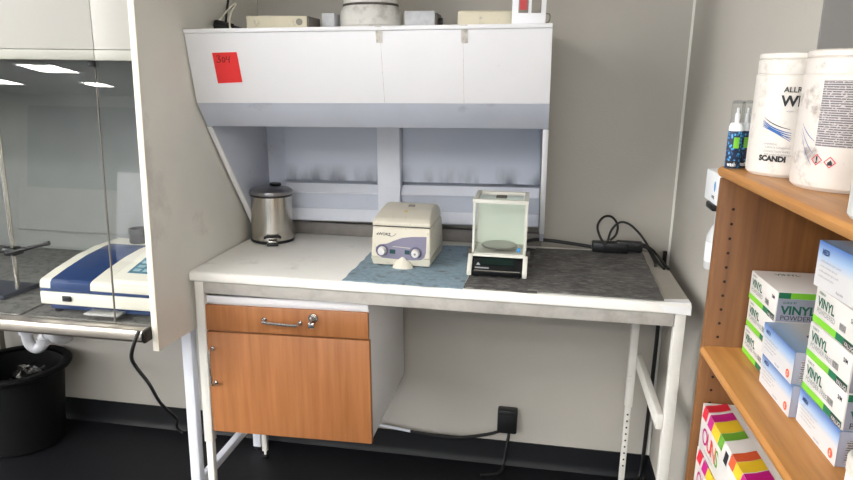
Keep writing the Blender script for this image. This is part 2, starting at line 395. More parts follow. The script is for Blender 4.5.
# ------------------------------------------------------------------ lab bench
H = .925
bench = empty('lab_bench', (.75, -.31, 0), 'white topped lab bench on a square steel tube frame, wood cupboard slung under it', 'bench')
MB().prism([(-.622, .897), (-.622, .917), (-.619, .922), (-.614, H), (-.035, H), (-.035, .893), (-.618, .893)], 'x', 0, 1.5).build('worktop', M['worktop'], bench)
MB().box(-.0, 1.085, -.034, -.003, .9252, .972, .002).build('back_rail', M['grime'], bench)
MB().box(1.425, 1.5025, -.6245, -.55, .8905, .9268, .002).build('corner_tape', M['tape'], bench) if False else None
t = MB(); t.poly([(1.432, -.6226, .897), (1.5004, -.6226, .893), (1.5004, -.6226, .9165), (1.418, -.6226, .9165)])
t.poly([(1.418, -.6226, .9165), (1.5004, -.6226, .9165), (1.5004, -.6145, .9258), (1.416, -.6145, .9258)])
t.poly([(1.416, -.6145, .9258), (1.5004, -.6145, .9258), (1.5004, -.575, .9258), (1.412, -.592, .9258)])
t.build('corner_tape', M['tape'], bench)
MB().prism([(1.414, -.5905), (1.4998, -.5745), (1.4998, -.036), (1.43, -.036)], 'z', H+.0001, H+.0008).build('end_shade', plain('end_shade_grey', (168, 162, 152), .5, var=.05), bench)  # grey sheet standing in for shade on the worktop's right end
MB().box(.037, 1.46, -.61, -.58, .852, .8925, .003).build('front_rail', M['rail'], bench)
MB().box(.004, .036, -.58, -.13, .852, .8925, .003).build('side_rail', M['rail'], bench)
MB().box(1.462, 1.492, -.58, -.16, .852, .8925, .003).build('side_rail', M['rail'], bench)
def leg(x0, x1, y0, y1, ztop, zsplit):
    l = MB().box(x0, x1, y0, y1, zsplit, ztop, .003).build('leg', M['frame'], bench)
    i = .0035
    m = MB().box(x0+i, x1-i, y0+i, y1-i, .03, zsplit-.0002, .002); c = ((x0+x1)/2, (y0+y1)/2)
    m.cyl((c[0], c[1], .012), (c[0], c[1], .03), .005)
    o = m.build('leg_extension', M['frame'], bench); o.parent = l
    g = MB().lathe([(0, 0), (.015, 0), (.015, .008), (.009, .013), (0, .013)], (c[0], c[1], 0)).build('foot', M['black'], bench); g.parent = l
    if x0 < 1.41 or x0 > 1.45: return l
    h = MB()
    for k in range(9):
        z = zsplit-.03-.026*k
        if z > .06: h.cyl((c[0], y0+i-.0006, z), (c[0], y0+i+.001, z), .0035, seg=12)
    o = h.build('adjustment_holes', M['hole'], bench); o.parent = l
    return l
leg(.008, .038, -.61, -.58, .8925, .33)
leg(1.462, 1.492, -.61, -.58, .8925, .20)
leg(1.415, 1.442, -.16, -.133, .8925, .372)
leg(.004, .032, -.16, -.133, .8925, .30)
MB().box(1.442, 1.462, -.60, -.14, .525, .575, .003).build('cross_rail', M['frame'], bench)

# wood fronted cupboard slung under the bench
cab = empty('base_cabinet', (.31, -.60, .376), 'beech fronted cupboard with one drawer, hung under the left of the bench', 'cabinet', rot=(0, -.022, 0))
MB().box(.045, .578, -.582, -.06, .378, .838, .002).build('body', M['white'], cab)
MB().box(.040, .578, -.590, -.5825, .822, .844, .001).build('top_strip', M['white'], cab)
dr = MB().box(.036, .580, -.604, -.5905, .732, .818, .003).build('drawer', M['beech_z'], cab)
d2 = MB().box(.040, .582, -.604, -.5835, .376, .727, .003).build('door', M['beech_z'], cab)
def bar_handle(a, b, out):
    a, b = Vector(a), Vector(b); n = Vector((0, -1, 0))*out; e = (b-a).normalized()
    m = MB().tube([a, a+n*.6, a+n*.93+e*.004, a+n+e*.014, (a+b)/2+n*1.08, b+n-e*.014, b+n*.93-e*.004, b+n*.6, b], .0045, 10, True, 5)
    m.cyl(a+Vector((0, -.0005, 0)), a+Vector((0, -.005, 0)), .008); m.cyl(b+Vector((0, -.0005, 0)), b+Vector((0, -.005, 0)), .008)
    return m
L = -cab.location
def cabsub(name, mb, mat, par):
    bmesh.ops.transform(mb.bm, matrix=Matrix.Translation(L), verts=mb.bm.verts); return sub(name, mb, mat, par)
cabsub('handle', bar_handle((.244, -.604, .779), (.362, -.604, .774), .028), M['chrome'], dr)
cabsub('handle', bar_handle((.062, -.604, .672), (.064, -.604, .552), .028), M['chrome'], d2)
k = MB().cyl((.406, -.604, .793), (.406, -.612, .793), .0155); k.cyl((.406, -.612, .795), (.406, -.618, .795), .010)
k.box(.403, .409, -.634, -.618, .783, .805, .002); k.box(.396, .416, -.632, -.627, .768, .786, .004)
cabsub('lock', k, M['chrome'], dr)

# ------------------------------------------------------------------ extraction hood over the bench
hood = empty('extraction_hood', (0, -.512, 1.438), 'white bench extraction hood with sloping front, open over the worktop', 'hood', rot=(0, -.0196, 0))
HX = 1.078
def fy(z): return -.512-.045*(z-1.438)/.203
MB().box(0, HX, -.562, -.006, 1.642, 1.654, .0015).build('top_board', M['white'], hood)
MB().prism([(-.557, 1.6415), (-.512, 1.438), (-.500, 1.438), (-.545, 1.6415)], 'x', 0, HX, .001).build('front_panel', M['white'], hood)
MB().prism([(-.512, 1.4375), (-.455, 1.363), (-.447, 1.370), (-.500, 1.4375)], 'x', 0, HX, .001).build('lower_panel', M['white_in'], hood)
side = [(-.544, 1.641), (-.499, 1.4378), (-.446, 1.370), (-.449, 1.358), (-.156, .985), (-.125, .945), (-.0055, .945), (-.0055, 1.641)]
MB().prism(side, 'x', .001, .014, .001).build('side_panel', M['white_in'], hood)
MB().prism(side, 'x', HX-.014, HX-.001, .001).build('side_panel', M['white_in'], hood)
edge = [(-.456, 1.363), (-.449, 1.3575), (-.157, .985), (-.128, .945), (-.150, .950), (-.166, .982)]
MB().prism([(-.459, 1.362), (-.4492, 1.3575), (-.1555, .984), (-.166, .980)], 'x', -.001, .016, .001).build('edge_strip', M['white'], hood)
MB().prism([(-.459, 1.362), (-.4492, 1.3575), (-.1555, .984), (-.166, .980)], 'x', HX-.016, HX+.001, .001).build('edge_strip', M['white'], hood)
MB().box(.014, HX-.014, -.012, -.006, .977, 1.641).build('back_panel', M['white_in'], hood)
for x0, x1 in ((.10, .468), (.553, HX-.02)):
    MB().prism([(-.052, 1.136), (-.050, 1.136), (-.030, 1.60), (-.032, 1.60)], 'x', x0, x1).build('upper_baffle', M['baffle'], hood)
    MB().prism([(-.052, 1.124), (-.084, 1.095), (-.082, 1.091), (-.050, 1.120)], 'x', x0, x1).build('slot_rail', M['frame_blue'], hood)
    MB().prism([(-.073, 1.093), (-.062, 1.030), (-.060, 1.030), (-.070, 1.093)], 'x', x0, x1).build('lower_baffle', M['white_in'], hood)
    MB().prism([(-.062, 1.029), (-.088, .990), (-.084, .986), (-.058, 1.026)], 'x', x0, x1).build('slot_rail', M['frame_blue'], hood)
MB().box(.468, .552, -.090, -.0125, .979, 1.60, .002).build('centre_post', M['frame_blue'], hood)
# seam and old tape on the front panel
for x in (.597, .833):
    s_ = MB().poly([(x, fy(1.641)-.0006, 1.641), (x, fy(1.44)-.0006, 1.44), (x+.0009, fy(1.44)-.0006, 1.44), (x+.0009, fy(1.641)-.0006, 1.641)])
    s_.build('panel_seam', M['tape_old'], hood)
for x, z0, z1, wd in ((.585, 1.608, 1.655, .018), (.829, 1.605, 1.655, .018)):
    s_ = MB().poly([(x, fy(1.64)-.006, 1.6535), (x, fy(z0)-.001, z0), (x+wd, fy(z0)-.001, z0), (x+wd, fy(1.64)-.006, 1.6535)])
    s_.build('old_tape', M['tape_old'], hood)
def htop(x): return 1.6545+.0196*x

hood.location.x += .003
# red note
nt_ = empty('paper_note', (.12, -.536, 1.50), 'red paper note with 304 written on it, stuck on the white hood front', 'note', rot=(0, -.01, 0))
def npt(x, z, d=.002):
    return (x, fy(z-.0196*x)-d, z)
n_ = MB(); c4 = [(.084, 1.499), (.163, 1.503), (.1585, 1.590), (.0805, 1.588)]
n_.hexa([npt(*q, .0012) for q in c4], [npt(*q, .0022) for q in c4]).build('sheet', M['red'], nt_)
n_ = MB()
def stroke(pts):
    n_.tube([npt(.0835+.001+u, 1.559+v, .0028) for u, v in pts], .0008, 6, True, 4)
stroke([(.008, .018), (.014, .021), (.018, .017), (.013, .012), (.019, .009), (.018, .003), (.011, .001), (.007, .004)])
stroke([(.029, .016), (.025, .010), (.027, .003), (.032, .003), (.034, .010), (.031, .016), (.028, .015)])
stroke([(.040, .019), (.039, .011), (.048, .010)]); stroke([(.050, .020), (.048, .011), (.046, .0)])
n_.build('handwriting', M['ink'], nt_)

# things on top of the hood
zt = htop(.507)+.0004
du = empty('exhaust_duct', (.507, -.30, zt), 'dusty white round exhaust duct collar rising from the hood top', 'duct', rot=(0, -.0196, 0))
MB().lathe([(0, 0), (.102, 0), (.102, .012), (.097, .018), (.0985, .026), (.097, .062), (.088, .076), (.0, .076)], (.507, -.30, zt)).build('collar', M['dusty'], du)
MB().lathe([(.083, .076), (.0885, .0765), (.0885, .083), (.083, .084)], (.507, -.30, zt)).build('gasket', M['dirt'], du)
MB().lathe([(0, .078), (.0845, .078), (.086, .090), (.0845, .105), (.0845, .5), (0, .5)], (.507, -.30, zt)).build('pipe', M['dusty'], du)
zt = htop(.38)
for nm, x0, x1, y0, lab in (('damper_box', .357, .398, -.345, 'small white metal box standing left of the round exhaust duct'), ('damper_box', .622, .717, -.335, 'longer white metal box with dark open end, right of the exhaust duct')):
    zt = htop(x1)+.0005
    r = empty(nm, ((x0+x1)/2, y0+.04, zt), lab, 'box', 'white metal boxes beside the duct')
    MB().box(x0, x1, y0, y0+.11, zt, 1.719+.008*(x0 > .5), .0015).build('case', M['metal_box'], r)
    if x0 > .5:
        MB().box(x1+.0003, x1+.006, y0+.004, y0+.106, zt+.003, 1.722, .001).build('end_plate', M['dark_side'], r)
        MB().cyl((x1+.006, y0+.05, zt+.03), (x1+.018, y0+.05, zt+.03), .012).build('gland', M['black'], r)
zt = htop(.335)
r = empty('junction_box', (.236, -.37, zt), 'cream plastic box with a round mark at its end, left on the hood top', 'box')
MB().box(.139, .334, -.425, -.31, zt, 1.7035, .0015).build('case', M['cream_box'], r)
MB().box(.3343, .3405, -.423, -.312, zt, 1.703, .001).build('end_plate', M['dark_side'], r)
MB().cyl((.311, -.4252, 1.686), (.311, -.4270, 1.686), .010).build('round_mark', M['rocker_grey'], r)
m = MB().cyl((.139, -.37, zt+.012), (.128, -.37, zt+.012), .004); m.build('gland', M['rocker_grey'], r)
zt = htop(.962)+.0005
r = empty('ballast_box', (.88, -.36, zt), 'plain cream oblong box beside the switch box on the hood top', 'box')
MB().box(.798, .960, -.405, -.31, zt, 1.7185, .0015).build('case', M['cream_box'], r)
MB().box(.800, .958, -.402, -.313, 1.7188, 1.7215, .001).build('lid', M['cream_box'], r)
zt = htop(1.06)+.0005
r = empty('switch_box', (1.01, -.47, zt), 'white switch box with one red and one grey rocker, right end of the hood top', 'switch')
MB().box(.963, 1.057, -.502, -.44, zt, 1.80, .003).build('case', M['white'], r)
for x, mt, nm in ((.994, 'rocker_red', 'rocker_switch'), (1.030, 'rocker_grey', 'rocker_switch')):
    q = MB().box(x-.0135, x+.0135, -.5045, -.5022, 1.706, 1.760, .001).build('switch_bezel', M['rocker_grey'], r)
    q2 = MB().hexa([(x-.010, -.5047, 1.714), (x+.010, -.5047, 1.714), (x+.010, -.5047, 1.744), (x-.010, -.5047, 1.744)],
                   [(x-.010, -.508, 1.714), (x+.010, -.508, 1.714), (x+.010, -.5055, 1.744), (x-.010, -.5055, 1.744)]).build(nm, M[mt], r)
    q2['label'] = 'red rocker' if mt == 'rocker_red' else 'grey rocker'; q2.parent = q
MB().tube([(1.057, -.47, zt+.006), (1.066, -.47, zt+.010), (1.069, -.47, zt+.022), (1.066, -.47, zt+.03), (1.057, -.47, zt+.032)], .002).build('cable_loop', M['rocker_grey'], r)
zt = htop(.09)
r = empty('cable_connector', (.05, -.36, zt), 'black cable connector with black and white cords, left corner of the hood top', 'connector')
m = MB().cyl((.012, -.36, zt+.021), (.066, -.37, zt+.015), .019, .013); m.cyl((.066, -.37, zt+.015), (.098, -.375, zt+.010), .009, .006)
m.cyl((.006, -.36, zt+.021), (.012, -.36, zt+.021), .0195); m.build('plug_body', M['black'], r)
MB().tube([(.040, -.362, zt+.028), (.040, -.35, zt+.07), (.042, -.33, zt+.14), (.042, -.32, zt+.3)], .004).build('black_cord', M['off_black'], r)
MB().tube([(.028, -.372, zt+.040), (.052, -.38, zt+.062), (.080, -.38, zt+.086), (.086, -.38, zt+.084), (.074, -.39, zt+.058), (.072, -.40, zt+.028), (.080, -.41, zt+.008), (.095, -.40, zt+.004)], .003).build('white_cord', M['cord_white'], r)

# ------------------------------------------------------------------ pedal bin
bx, by = .094, -.168
r = empty('pedal_bin', (bx, by, H), 'small brushed steel pedal bin standing at the left back of the worktop', 'bin')
MB().lathe([(0, .002), (.0775, .002), (.079, .004), (.079, .010), (.0765, .012), (.0, .012)], (bx, by, H)).build('base_ring', M['black'], r)
MB().lathe([(0, .0122), (.0765, .0122), (.0768, .03), (.0745, .17), (0, .17)], (bx, by, H), 72).build('body', M['steel'], r)
MB().lathe([(0, .1702), (.0752, .1702), (.0768, .174), (.0752, .178), (0, .178)], (bx, by, H), 72).build('rim', M['black'], r)
ld = MB().lathe([(.0, .1782), (.0775, .1782), (.0785, .184), (.077, .190), (.067, .197), (.04, .203), (0, .205)], (bx, by, H), 72).build('lid', M['lid_steel'], r)
q = MB().lathe([(0, .204), (.02, .204), (.022, .208), (.019, .213), (0, .214)], (bx+.008, by+.022, H), 32).build('lid_button', M['black'], r); q.parent = ld
pd = Vector((.36, -.93, 0)).normalized(); sd = Vector((-pd.y, pd.x, 0))
def P(o, s, z): v = Vector((bx, by, H))+pd*o+sd*s; return (v.x, v.y, H+z)
m = MB().tube([P(.074, -.027, .026), P(.082, -.025, .030), P(.084, -.02, .032), P(.084, .02, .032), P(.082, .025, .030), P(.074, .027, .026)], .005, 10, True, 4)
m.build('pedal_guard', M['black'], r)
m = MB().hexa([P(.07, -.014, .014), P(.10, -.014, .012), P(.10, .014, .012), P(.07, .014, .014)], [P(.07, -.014, .024), P(.10, -.014, .019), P(.10, .014, .019), P(.07, .014, .024)], .001)
pe = m.build('pedal', M['chrome'], r)
m = MB().hexa([P(.082, -.02, .001), P(.106, -.02, .001), P(.106, .02, .001), P(.082, .02, .001)], [P(.082, -.02, .0115), P(.106, -.02, .011), P(.106, .02, .011), P(.082, .02, .0115)], .002)
q = m.build('pedal_pad', M['black'], r); q.parent = pe

# ------------------------------------------------------------------ mats
def sheet(name, corners, z0, th, mat, label, cat, group=None, wob=.002, n=14):
    """thin mat with slightly uneven edges"""
    c = [Vector((x, y, 0)) for x, y in corners]; ctr = sum(c, Vector())/4
    b = []
    for i in range(4):
        a, d = c[i], c[(i+1) % 4]
        for k in range(n):
            p = a.lerp(d, k/n)
            if k: p = p+Vector((random.uniform(-wob, wob), random.uniform(-wob, wob), 0))
            b.append(p)
    m = MB().hexa([(p.x, p.y, z0) for p in b], [(p.x, p.y, z0+th) for p in b])
    bmesh.ops.transform(m.bm, matrix=Matrix.Translation((-ctr.x, -ctr.y, -z0)), verts=m.bm.verts)
    o = m.build(name, mat); o.location = (ctr.x, ctr.y, z0)
    return tag(o, label, cat, group)
sheet('bench_mat', [(1.046, -.606), (1.426, -.617), (1.440, -.075), (1.066, -.095)], H+.0045, .0035, M['mat_dark'], 'scuffed dark grey mat lying bare on the right of the worktop', 'mat', 'dark felt mats', .0016)
sheet('bench_mat', [(.8615, -.612), (1.075, -.616), (1.070, -.085), (.872, -.085)], H+.0005, .0035, M['mat_dark'], 'dark grey mat under the glass cased balance', 'mat', 'dark felt mats', .0016)
sheet('bench_mat', [(.493, -.617), (.860, -.621), (.868, -.10), (.500, -.13)], H+.0002, .0028, M['cloth_blue'], 'stained blue cloth mat under the centrifuge', 'mat', None, .003)

# ------------------------------------------------------------------ centrifuge
zc = H+.0032
cf = empty('centrifuge', (.637, -.33, zc), 'small cream benchtop centrifuge with two knobs, on the blue mat', 'centrifuge')
Y0, Y1 = -.447, -.215
body = MB().hexa([(.546, Y0+.012, zc+.006), (.730, Y0+.012, zc+.006), (.738, Y1, zc+.006), (.538, Y1, zc+.006)],
                 [(.541, Y0, zc+.032), (.735, Y0, zc+.032), (.742, Y1, zc+.032), (.534, Y1, zc+.032)], 0)
body.hexa([(.541, Y0, zc+.0318), (.735, Y0, zc+.0318), (.742, Y1, zc+.0318), (.534, Y1, zc+.0318)],
          [(.545, Y0+.008, 1.060), (.733, Y0+.008, 1.060), (.736, Y1, 1.060), (.541, Y1, 1.060)], .006, 3)
body.build('body', M['cream'], cf)
lidp = [(Y0+.004, 1.0635), (Y0+.003, 1.076), (Y0+.022, 1.087), (Y0+.09, 1.104), (Y0+.16, 1.111), (Y1-.03, 1.106), (Y1-.004, 1.092), (Y1, 1.0635)]
def lidx(y, z, s):
    w = .0945-.012*max(0, (z-1.076)/.034); return .639+s*w
lb = [(lidx(y, z, -1), y, z) for y, z in lidp]; lt = [(lidx(y, z, 1), y, z) for y, z in lidp]
ld = MB().hexa(lb, lt, .004, 3).build('lid', M['cream'], cf)
MB().box(.549, .729, Y0+.009, Y1-.004, 1.0602, 1.0634).build('lid_gap', M['black'], cf)
m = MB().lathe([(0, 0), (.034, 0), (.031, .010), (.020, .024), (.011, .036), (.005, .042), (0, .043)], (0, 0, 0), 32, M=Matrix.Translation((.645, Y0+.006, zc)) @ Matrix.Diagonal((1, .62, 1, 1)))
m.build('front_foot', M['cream'], cf)
for x in (.565, .715): MB().cyl((x, Y0+.035, zc), (x, Y0+.035, zc+.0062), .012).build('rubber_foot', M['black'], cf)
for x in (.565, .715): MB().cyl((x, Y1-.03, zc), (x, Y1-.03, zc+.0062), .012).build('rubber_foot', M['black'], cf)
def cpt(px, py, d=.0006):
    z = 1.055-(py-223.5)*.00325; t = max(0, min(1, (z-(zc+.032))/(1.06-zc-.032)))
    return (.541+(px-373)/57*.192, Y0+.008*t-d, z)
arc = [(377.5, 247), (377.6, 243), (381, 240), (389, 238.5), (395, 235.5), (403, 232.3), (412, 230.8), (426.5, 230)]
m = MB().poly([cpt(*q) for q in arc+[(426.3, 246), (425, 250.5), (421.5, 253.3), (414, 254), (396, 253.6), (384, 253), (379.5, 250.5)]])
pnl = m.build('control_panel', M['violet'], cf)
def knob(px, py):
    c = Vector(cpt(px, py, .0008)); q = MB().cyl(c, c+Vector((0, -.001, 0)), .020, seg=32).build('dial_ring', M['violet_dark'], cf); q.parent = pnl
    k_ = MB().lathe([(.0, 0), (.014, 0), (.0135, .006), (.0115, .015), (.0105, .0165), (0, .0165)], M=Matrix.Translation(c+Vector((0, -.001, 0))) @ Matrix.Rotation(PI/2, 4, 'X'))
    o = k_.build('knob', M['knob'], cf); o.parent = pnl
    return c
for q in ((384, 245.7), (416.5, 246.6)): c = knob(*q)
o = MB().cyl(c+Vector((0, -.0176, 0)), c+Vector((0, -.018, 0)), .0035).build('knob_dot', M['rocker_grey'], cf); o.parent = pnl
for x in (391.2, 405.8):
    m = MB().poly([cpt(x, 248.3, .001), cpt(x+5.6, 248.5, .001), cpt(x+5.6, 244.3, .001), cpt(x, 244.1, .001)]); o = m.build('display', M['lcd'], cf); o.parent = pnl
a = cpt(378, 230.3, .001)
m = MB().text('eWORZ', .0085, frame(a, (1, 0, -.03), (0, .06, 1)), .03, wscale=1.05)
m.tube([cpt(390, 230.2, .001), cpt(392, 231.2, .001), cpt(395, 230.4, .001), cpt(397, 228.2, .001)], .0007, 6)
m.build('printed_text', M['ink_black'], cf)
m = MB().poly([cpt(x, y, .0011) for x, y in ((394, 241.4), (411, 242.4), (411, 241.7), (394, 240.8))]); o = m.build('printed_text', M['cord_white'], cf); o.parent = pnl
m = MB().hexa([(.640, -.34, 1.1098), (.662, -.34, 1.1098), (.662, -.32, 1.1098), (.640, -.32, 1.1098)], [(.642, -.338, 1.114), (.660, -.338, 1.114), (.660, -.322, 1.114), (.642, -.322, 1.114)])
o = m.build('lid_port', M['rocker_grey'], cf); o.parent = ld
m = MB().poly([(.635, -.388, 1.1016), (.650, -.388, 1.1016), (.6425, -.374, 1.1046)]); o = m.build('warning_triangle', M['yellow'], cf); o.parent = ld

# ------------------------------------------------------------------ balance
zb = H+.0042
ba = empty('analytical_balance', (.948, -.39, zb), 'cream glass cased balance with round pan, on dark mat beside the centrifuge', 'balance')
MB().prism([(-.455, zb+.012), (-.455, zb+.058), (-.25, zb+.058), (-.25, zb+.012)], 'x', .868, 1.034, .003).build('base', M['bal_white'], ba)
wedge = [(-.500, zb+.004), (-.502, zb+.022), (-.462, zb+.064), (-.4551, zb+.064), (-.4551, zb+.004)]
for x0, x1 in ((.858, .872), (1.028, 1.042)): MB().prism(wedge, 'x', x0, x1, .002).build('side_cheek', M['bal_white'], ba)
MB().prism([(-.497, zb+.006), (-.497, zb+.019), (-.4555, zb+.060), (-.4555, zb+.006)], 'x', .8722, 1.0278, .001).build('display_panel', M['bal_black'], ba)
MB().prism([(-.4665, zb+.0585), (-.463, zb+.0645), (-.4555, zb+.0645), (-.4555, zb+.0602)], 'x', .8722, 1.0278).build('top_lip', M['bal_white'], ba)
def slope(x, t, d=.0006):   # t: 0 bottom .. 1 top of the sloping display
    y = -.497+.0415*t; z = zb+.019+.041*t; return (x, y-d, z+d)
m = MB().poly([slope(.900, .42), slope(1.000, .42), slope(1.000, .82), slope(.900, .82)]); m.build('display', M['bal_green'], ba)
m = MB().poly([slope(.880, .02), slope(1.020, .02), slope(1.020, .07), slope(.880, .07)]); m.build('key_strip', M['rocker_grey'], ba)
m = MB().text('SARTORIUS', .006, frame(slope(.882, .12), (1, 0, 0), (0, .7, .7)), .03) if False else MB().poly([slope(.884, .36), slope(.898, .36), slope(.893, .52), slope(.889, .52)])
m.poly([slope(.882, .16), slope(.925, .16), slope(.925, .26), slope(.882, .26)]); m.build('logo', M['ink_grey'], ba)
zg0, zg1, ya, yb, xa, xb_ = zb+.0585, 1.163, -.456, -.285, .868, 1.034
e = .0065
m = MB()
for x in (xa, xb_-e): m.box(x, x+e, ya, ya+e, zg0, zg1-.008); m.box(x, x+e, yb-e, yb, zg0, zg1-.008)
m.box(xa, xb_, ya, ya+.008, zg0, zg0+.008); m.box(xa, xa+.004, ya, yb, zg0, zg0+.007); m.box(xb_-.004, xb_, ya, yb, zg0, zg0+.007)
m.box(xa-.002, xb_+.002, ya-.002, ya+.012, zg1-.009, zg1+.003, .001); m.box(xa-.002, xb_+.002, yb-.018, yb+.002, zg1-.009, zg1+.003, .001)
m.box(xa-.002, xa+.012, ya, yb, zg1-.009, zg1+.003, .001); m.box(xb_-.012, xb_+.002, ya, yb, zg1-.009, zg1+.003, .001)
m.build('shield_frame', M['bal_white'], ba)
MB().box(xa+e, xb_-e, yb-.005, yb-.001, zg0, zg1-.009).build('back_plate', M['bal_in'], ba)
MB().box(xa+.004, xb_-.004, ya+.008, yb-.006, zg0+.0002, zg0+.003).build('chamber_floor', M['bal_white'], ba)
MB().box(xa+e, xb_-e, ya+.002, ya+.005, zg0+.008, zg1-.009).build('front_glass', M['glassy'], ba)
for x in (xa+.001, xb_-.004): MB().box(x, x+.003, ya+e, yb-e, zg0+.007, zg1-.009).build('side_glass', M['glassy'], ba)
MB().box(xa+.012, xb_-.012, ya+.012, yb-.018, zg1-.005, zg1-.002).build('top_glass', M['glassy'], ba)
MB().box(.933, .967, -.395, -.375, zg1-.002, zg1+.005, .002).build('top_grip', M['dirt'], ba)
MB().lathe([(0, .003), (.016, .003), (.016, .012), (.056, .014), (.058, .017), (.054, .020), (.03, .018), (0, .018)], (.948, -.372, zg0), 48).build('weighing_pan', M['pan'], ba)
MB().poly([(1.008, ya+.0015, zg0+.016), (1.018, ya+.0015, zg0+.016), (1.018, ya+.0015, zg0+.030), (1.008, ya+.0015, zg0+.030)]).build('blue_sticker', M['blue_dot'], ba)
for x in (.859, 1.041): MB().box(x-.007, x+.007, -.42, -.40, zg0-.012, zg0+.012, .003).build('door_knob', M['dirt'], ba)
for x, y in ((.885, -.48), (1.015, -.48), (.885, -.27), (1.015, -.27)): MB().cyl((x, y, zb), (x, y, zb+.0125), .010).build('foot', M['black'], ba)

# ------------------------------------------------------------------ extension block with cords, right back of the worktop
ex = empty('extension_block', (1.33, -.09, H), 'black extension block with looping black cords, right back corner of the bench', 'cable')
zx = H+.0085
MB().box(1.262, 1.385, -.115, -.07, zx, zx+.036, .005).build('socket_block', M['black'], ex)
MB().box(1.345, 1.436, -.108, -.072, zx+.006, zx+.042, .006).build('plug', M['black'], ex)
MB().tube([(1.262, -.09, zx+.014), (1.20, -.085, zx+.020), (1.12, -.08, zx+.026), (1.06, -.07, zx+.024), (1.02, -.10, zx+.016), (.99, -.20, zx+.010)], .0065).build('cord', M['off_black'], ex)
MB().tube([(1.345, -.122, zx+.012), (1.315, -.13, zx+.022), (1.285, -.12, zx+.060), (1.276, -.10, zx+.095), (1.296, -.08, zx+.122), (1.325, -.07, zx+.122), (1.347, -.068, zx+.095), (1.345, -.07, zx+.06), (1.325, -.075, zx+.038)], .0042).build('cord', M['off_black'], ex)
MB().tube([(1.318, -.075, zx+.036), (1.328, -.07, zx+.075), (1.355, -.07, zx+.104), (1.39, -.075, zx+.098), (1.43, -.09, zx+.062), (1.462, -.13, zx+.018), (1.474, -.20, zx+.0), (1.483, -.27, zx-.004)], .0042).build('cord', M['off_black'], ex)
MB().tube([(1.436, -.09, zx+.024), (1.452, -.10, zx+.022), (1.462, -.13, zx+.008), (1.466, -.19, zx-.003), (1.460, -.24, zx-.0045)], .005).build('cord', M['off_black'], ex)
MB().tube([(1.43, -.085, zx+.034), (1.46, -.085, zx+.022), (1.484, -.12, zx+.004), (1.492, -.20, zx-.003), (1.497, -.27, zx-.004)], .005).build('cord', M['off_black'], ex)

# wall plug below the bench
wp = empty('wall_plug', (.99, -.03, .205), 'black square plug adapter on the wall low under the bench', 'plug')
MB().box(.952, 1.030, -.046, -.001, .155, .254, .006).build('adapter', M['black'], wp)
MB().box(.958, 1.024, -.049, -.0462, .238, .248, .001).build('ridge', M['off_black'], wp)
MB().tube([(.965, -.03, .158), (.93, -.03, .142), (.86, -.03, .122), (.80, -.03, .110), (.72, -.032, .108), (.60, -.03, .116)], .0065).build('black_cord', M['off_black'], wp)
MB().tube([(.60, -.03, .116), (.54, -.028, .122), (.47, -.026, .130), (.38, -.026, .142)], .0055).build('pale_cord', M['frame_blue'], wp)
MB().tube([(1.000, -.03, .156), (.998, -.035, .13), (.992, -.04, .09), (.985, -.05, .03), (.97, -.09, .008), (.90, -.12, .008)], .006).build('black_cord', M['off_black'], wp)
cd = MB().tube([(1.527, -.022, .93), (1.527, -.022, .80), (1.529, -.020, .60), (1.526, -.022, .35), (1.522, -.026, .12), (1.515, -.03, .03), (1.49, -.06, .008)], .0075)
bmesh.ops.transform(cd.bm, matrix=Matrix.Translation((-1.527, .022, 0)), verts=cd.bm.verts)
cd = cd.build('power_cord', M['off_black']); cd.location = (1.527, -.022, 0)
tag(cd, 'black cord hanging straight down the corner behind the right bench leg', 'cord')

# ------------------------------------------------------------------ fume cupboard on the left
fc = empty('fume_cupboard', (-.75, -.4, 0), 'grey white fume cupboard with glass sash and steel front bar, left of the bench', 'fume cupboard')
FX = -1.75
MB().hexa([(-.020, -.808, .736), (-.003, -.808, .736), (-.003, -.001, .700), (-.020, -.001, .700)], [(-.020, -.788, 2.35), (-.003, -.788, 2.35), (-.003, -.001, 2.35), (-.020, -.001, 2.35)], .001).build('side_panel', M['panel'], fc)
MB().hexa([(-.021, -.815, .736), (-.002, -.815, .736), (-.002, -.8085, .736), (-.021, -.8085, .736)], [(-.021, -.795, 2.35), (-.002, -.795, 2.35), (-.002, -.7885, 2.35), (-.021, -.7885, 2.35)], .001).build('edge_strip', M['cream_edge'], fc)
for x0, x1 in ((FX, -.1365), (-.1345, -.0215)):
    MB().box(x0, x1, -.795, -.775, 1.585, 2.3, .001).build('header_panel', M['header'], fc)
    MB().box(x0, x1, -.797, -.765, 1.557, 1.5835, .001).build('header_strip', M['header_low'], fc)
def sash(nm, a, b, mat):     # a, b: (x at the bottom, x at the top)
    lo = [(a[0], -.812, .812), (b[0], -.812, .812), (b[0], -.806, .812), (a[0], -.806, .812)]
    hi = [(a[1], -.749, 1.555), (b[1], -.749, 1.555), (b[1], -.743, 1.555), (a[1], -.743, 1.555)]
    return MB().hexa(lo, hi).build(nm, mat, fc)
sash('sash_pane', (FX+.02, FX+.02), (-.1395, -.1715), M['sash'])
sash('sash_pane', (-.1365, -.1685), (-.0215, -.0215), M['sash'])
sash('pane_seal', (-.1393, -.1713), (-.1367, -.1687), M['dark_side'])
MB().box(-.180, -.163, -.7625, -.7535, 1.540, 1.556, .001).build('pane_clip', M['black'], fc)
MB().box(FX, -.021, -.060, -.050, .884, 1.9).build('back_liner', M['fume_in'], fc)
MB().box(FX, -.021, -.044, -.034, .802, .8795).build('back_baffle', M['fume_in'], fc)
MB().box(FX, FX+.018, -.80, -.001, .736, 2.35).build('side_panel', M['panel'], fc)
MB().box(FX, -.021, -.76, -.06, 1.60, 1.612).build('inner_roof', M['fume_in'], fc)
MB().box(FX+.02, -.021, -.790, -.002, .772, .800, .002).build('worktop', M['stone'], fc)
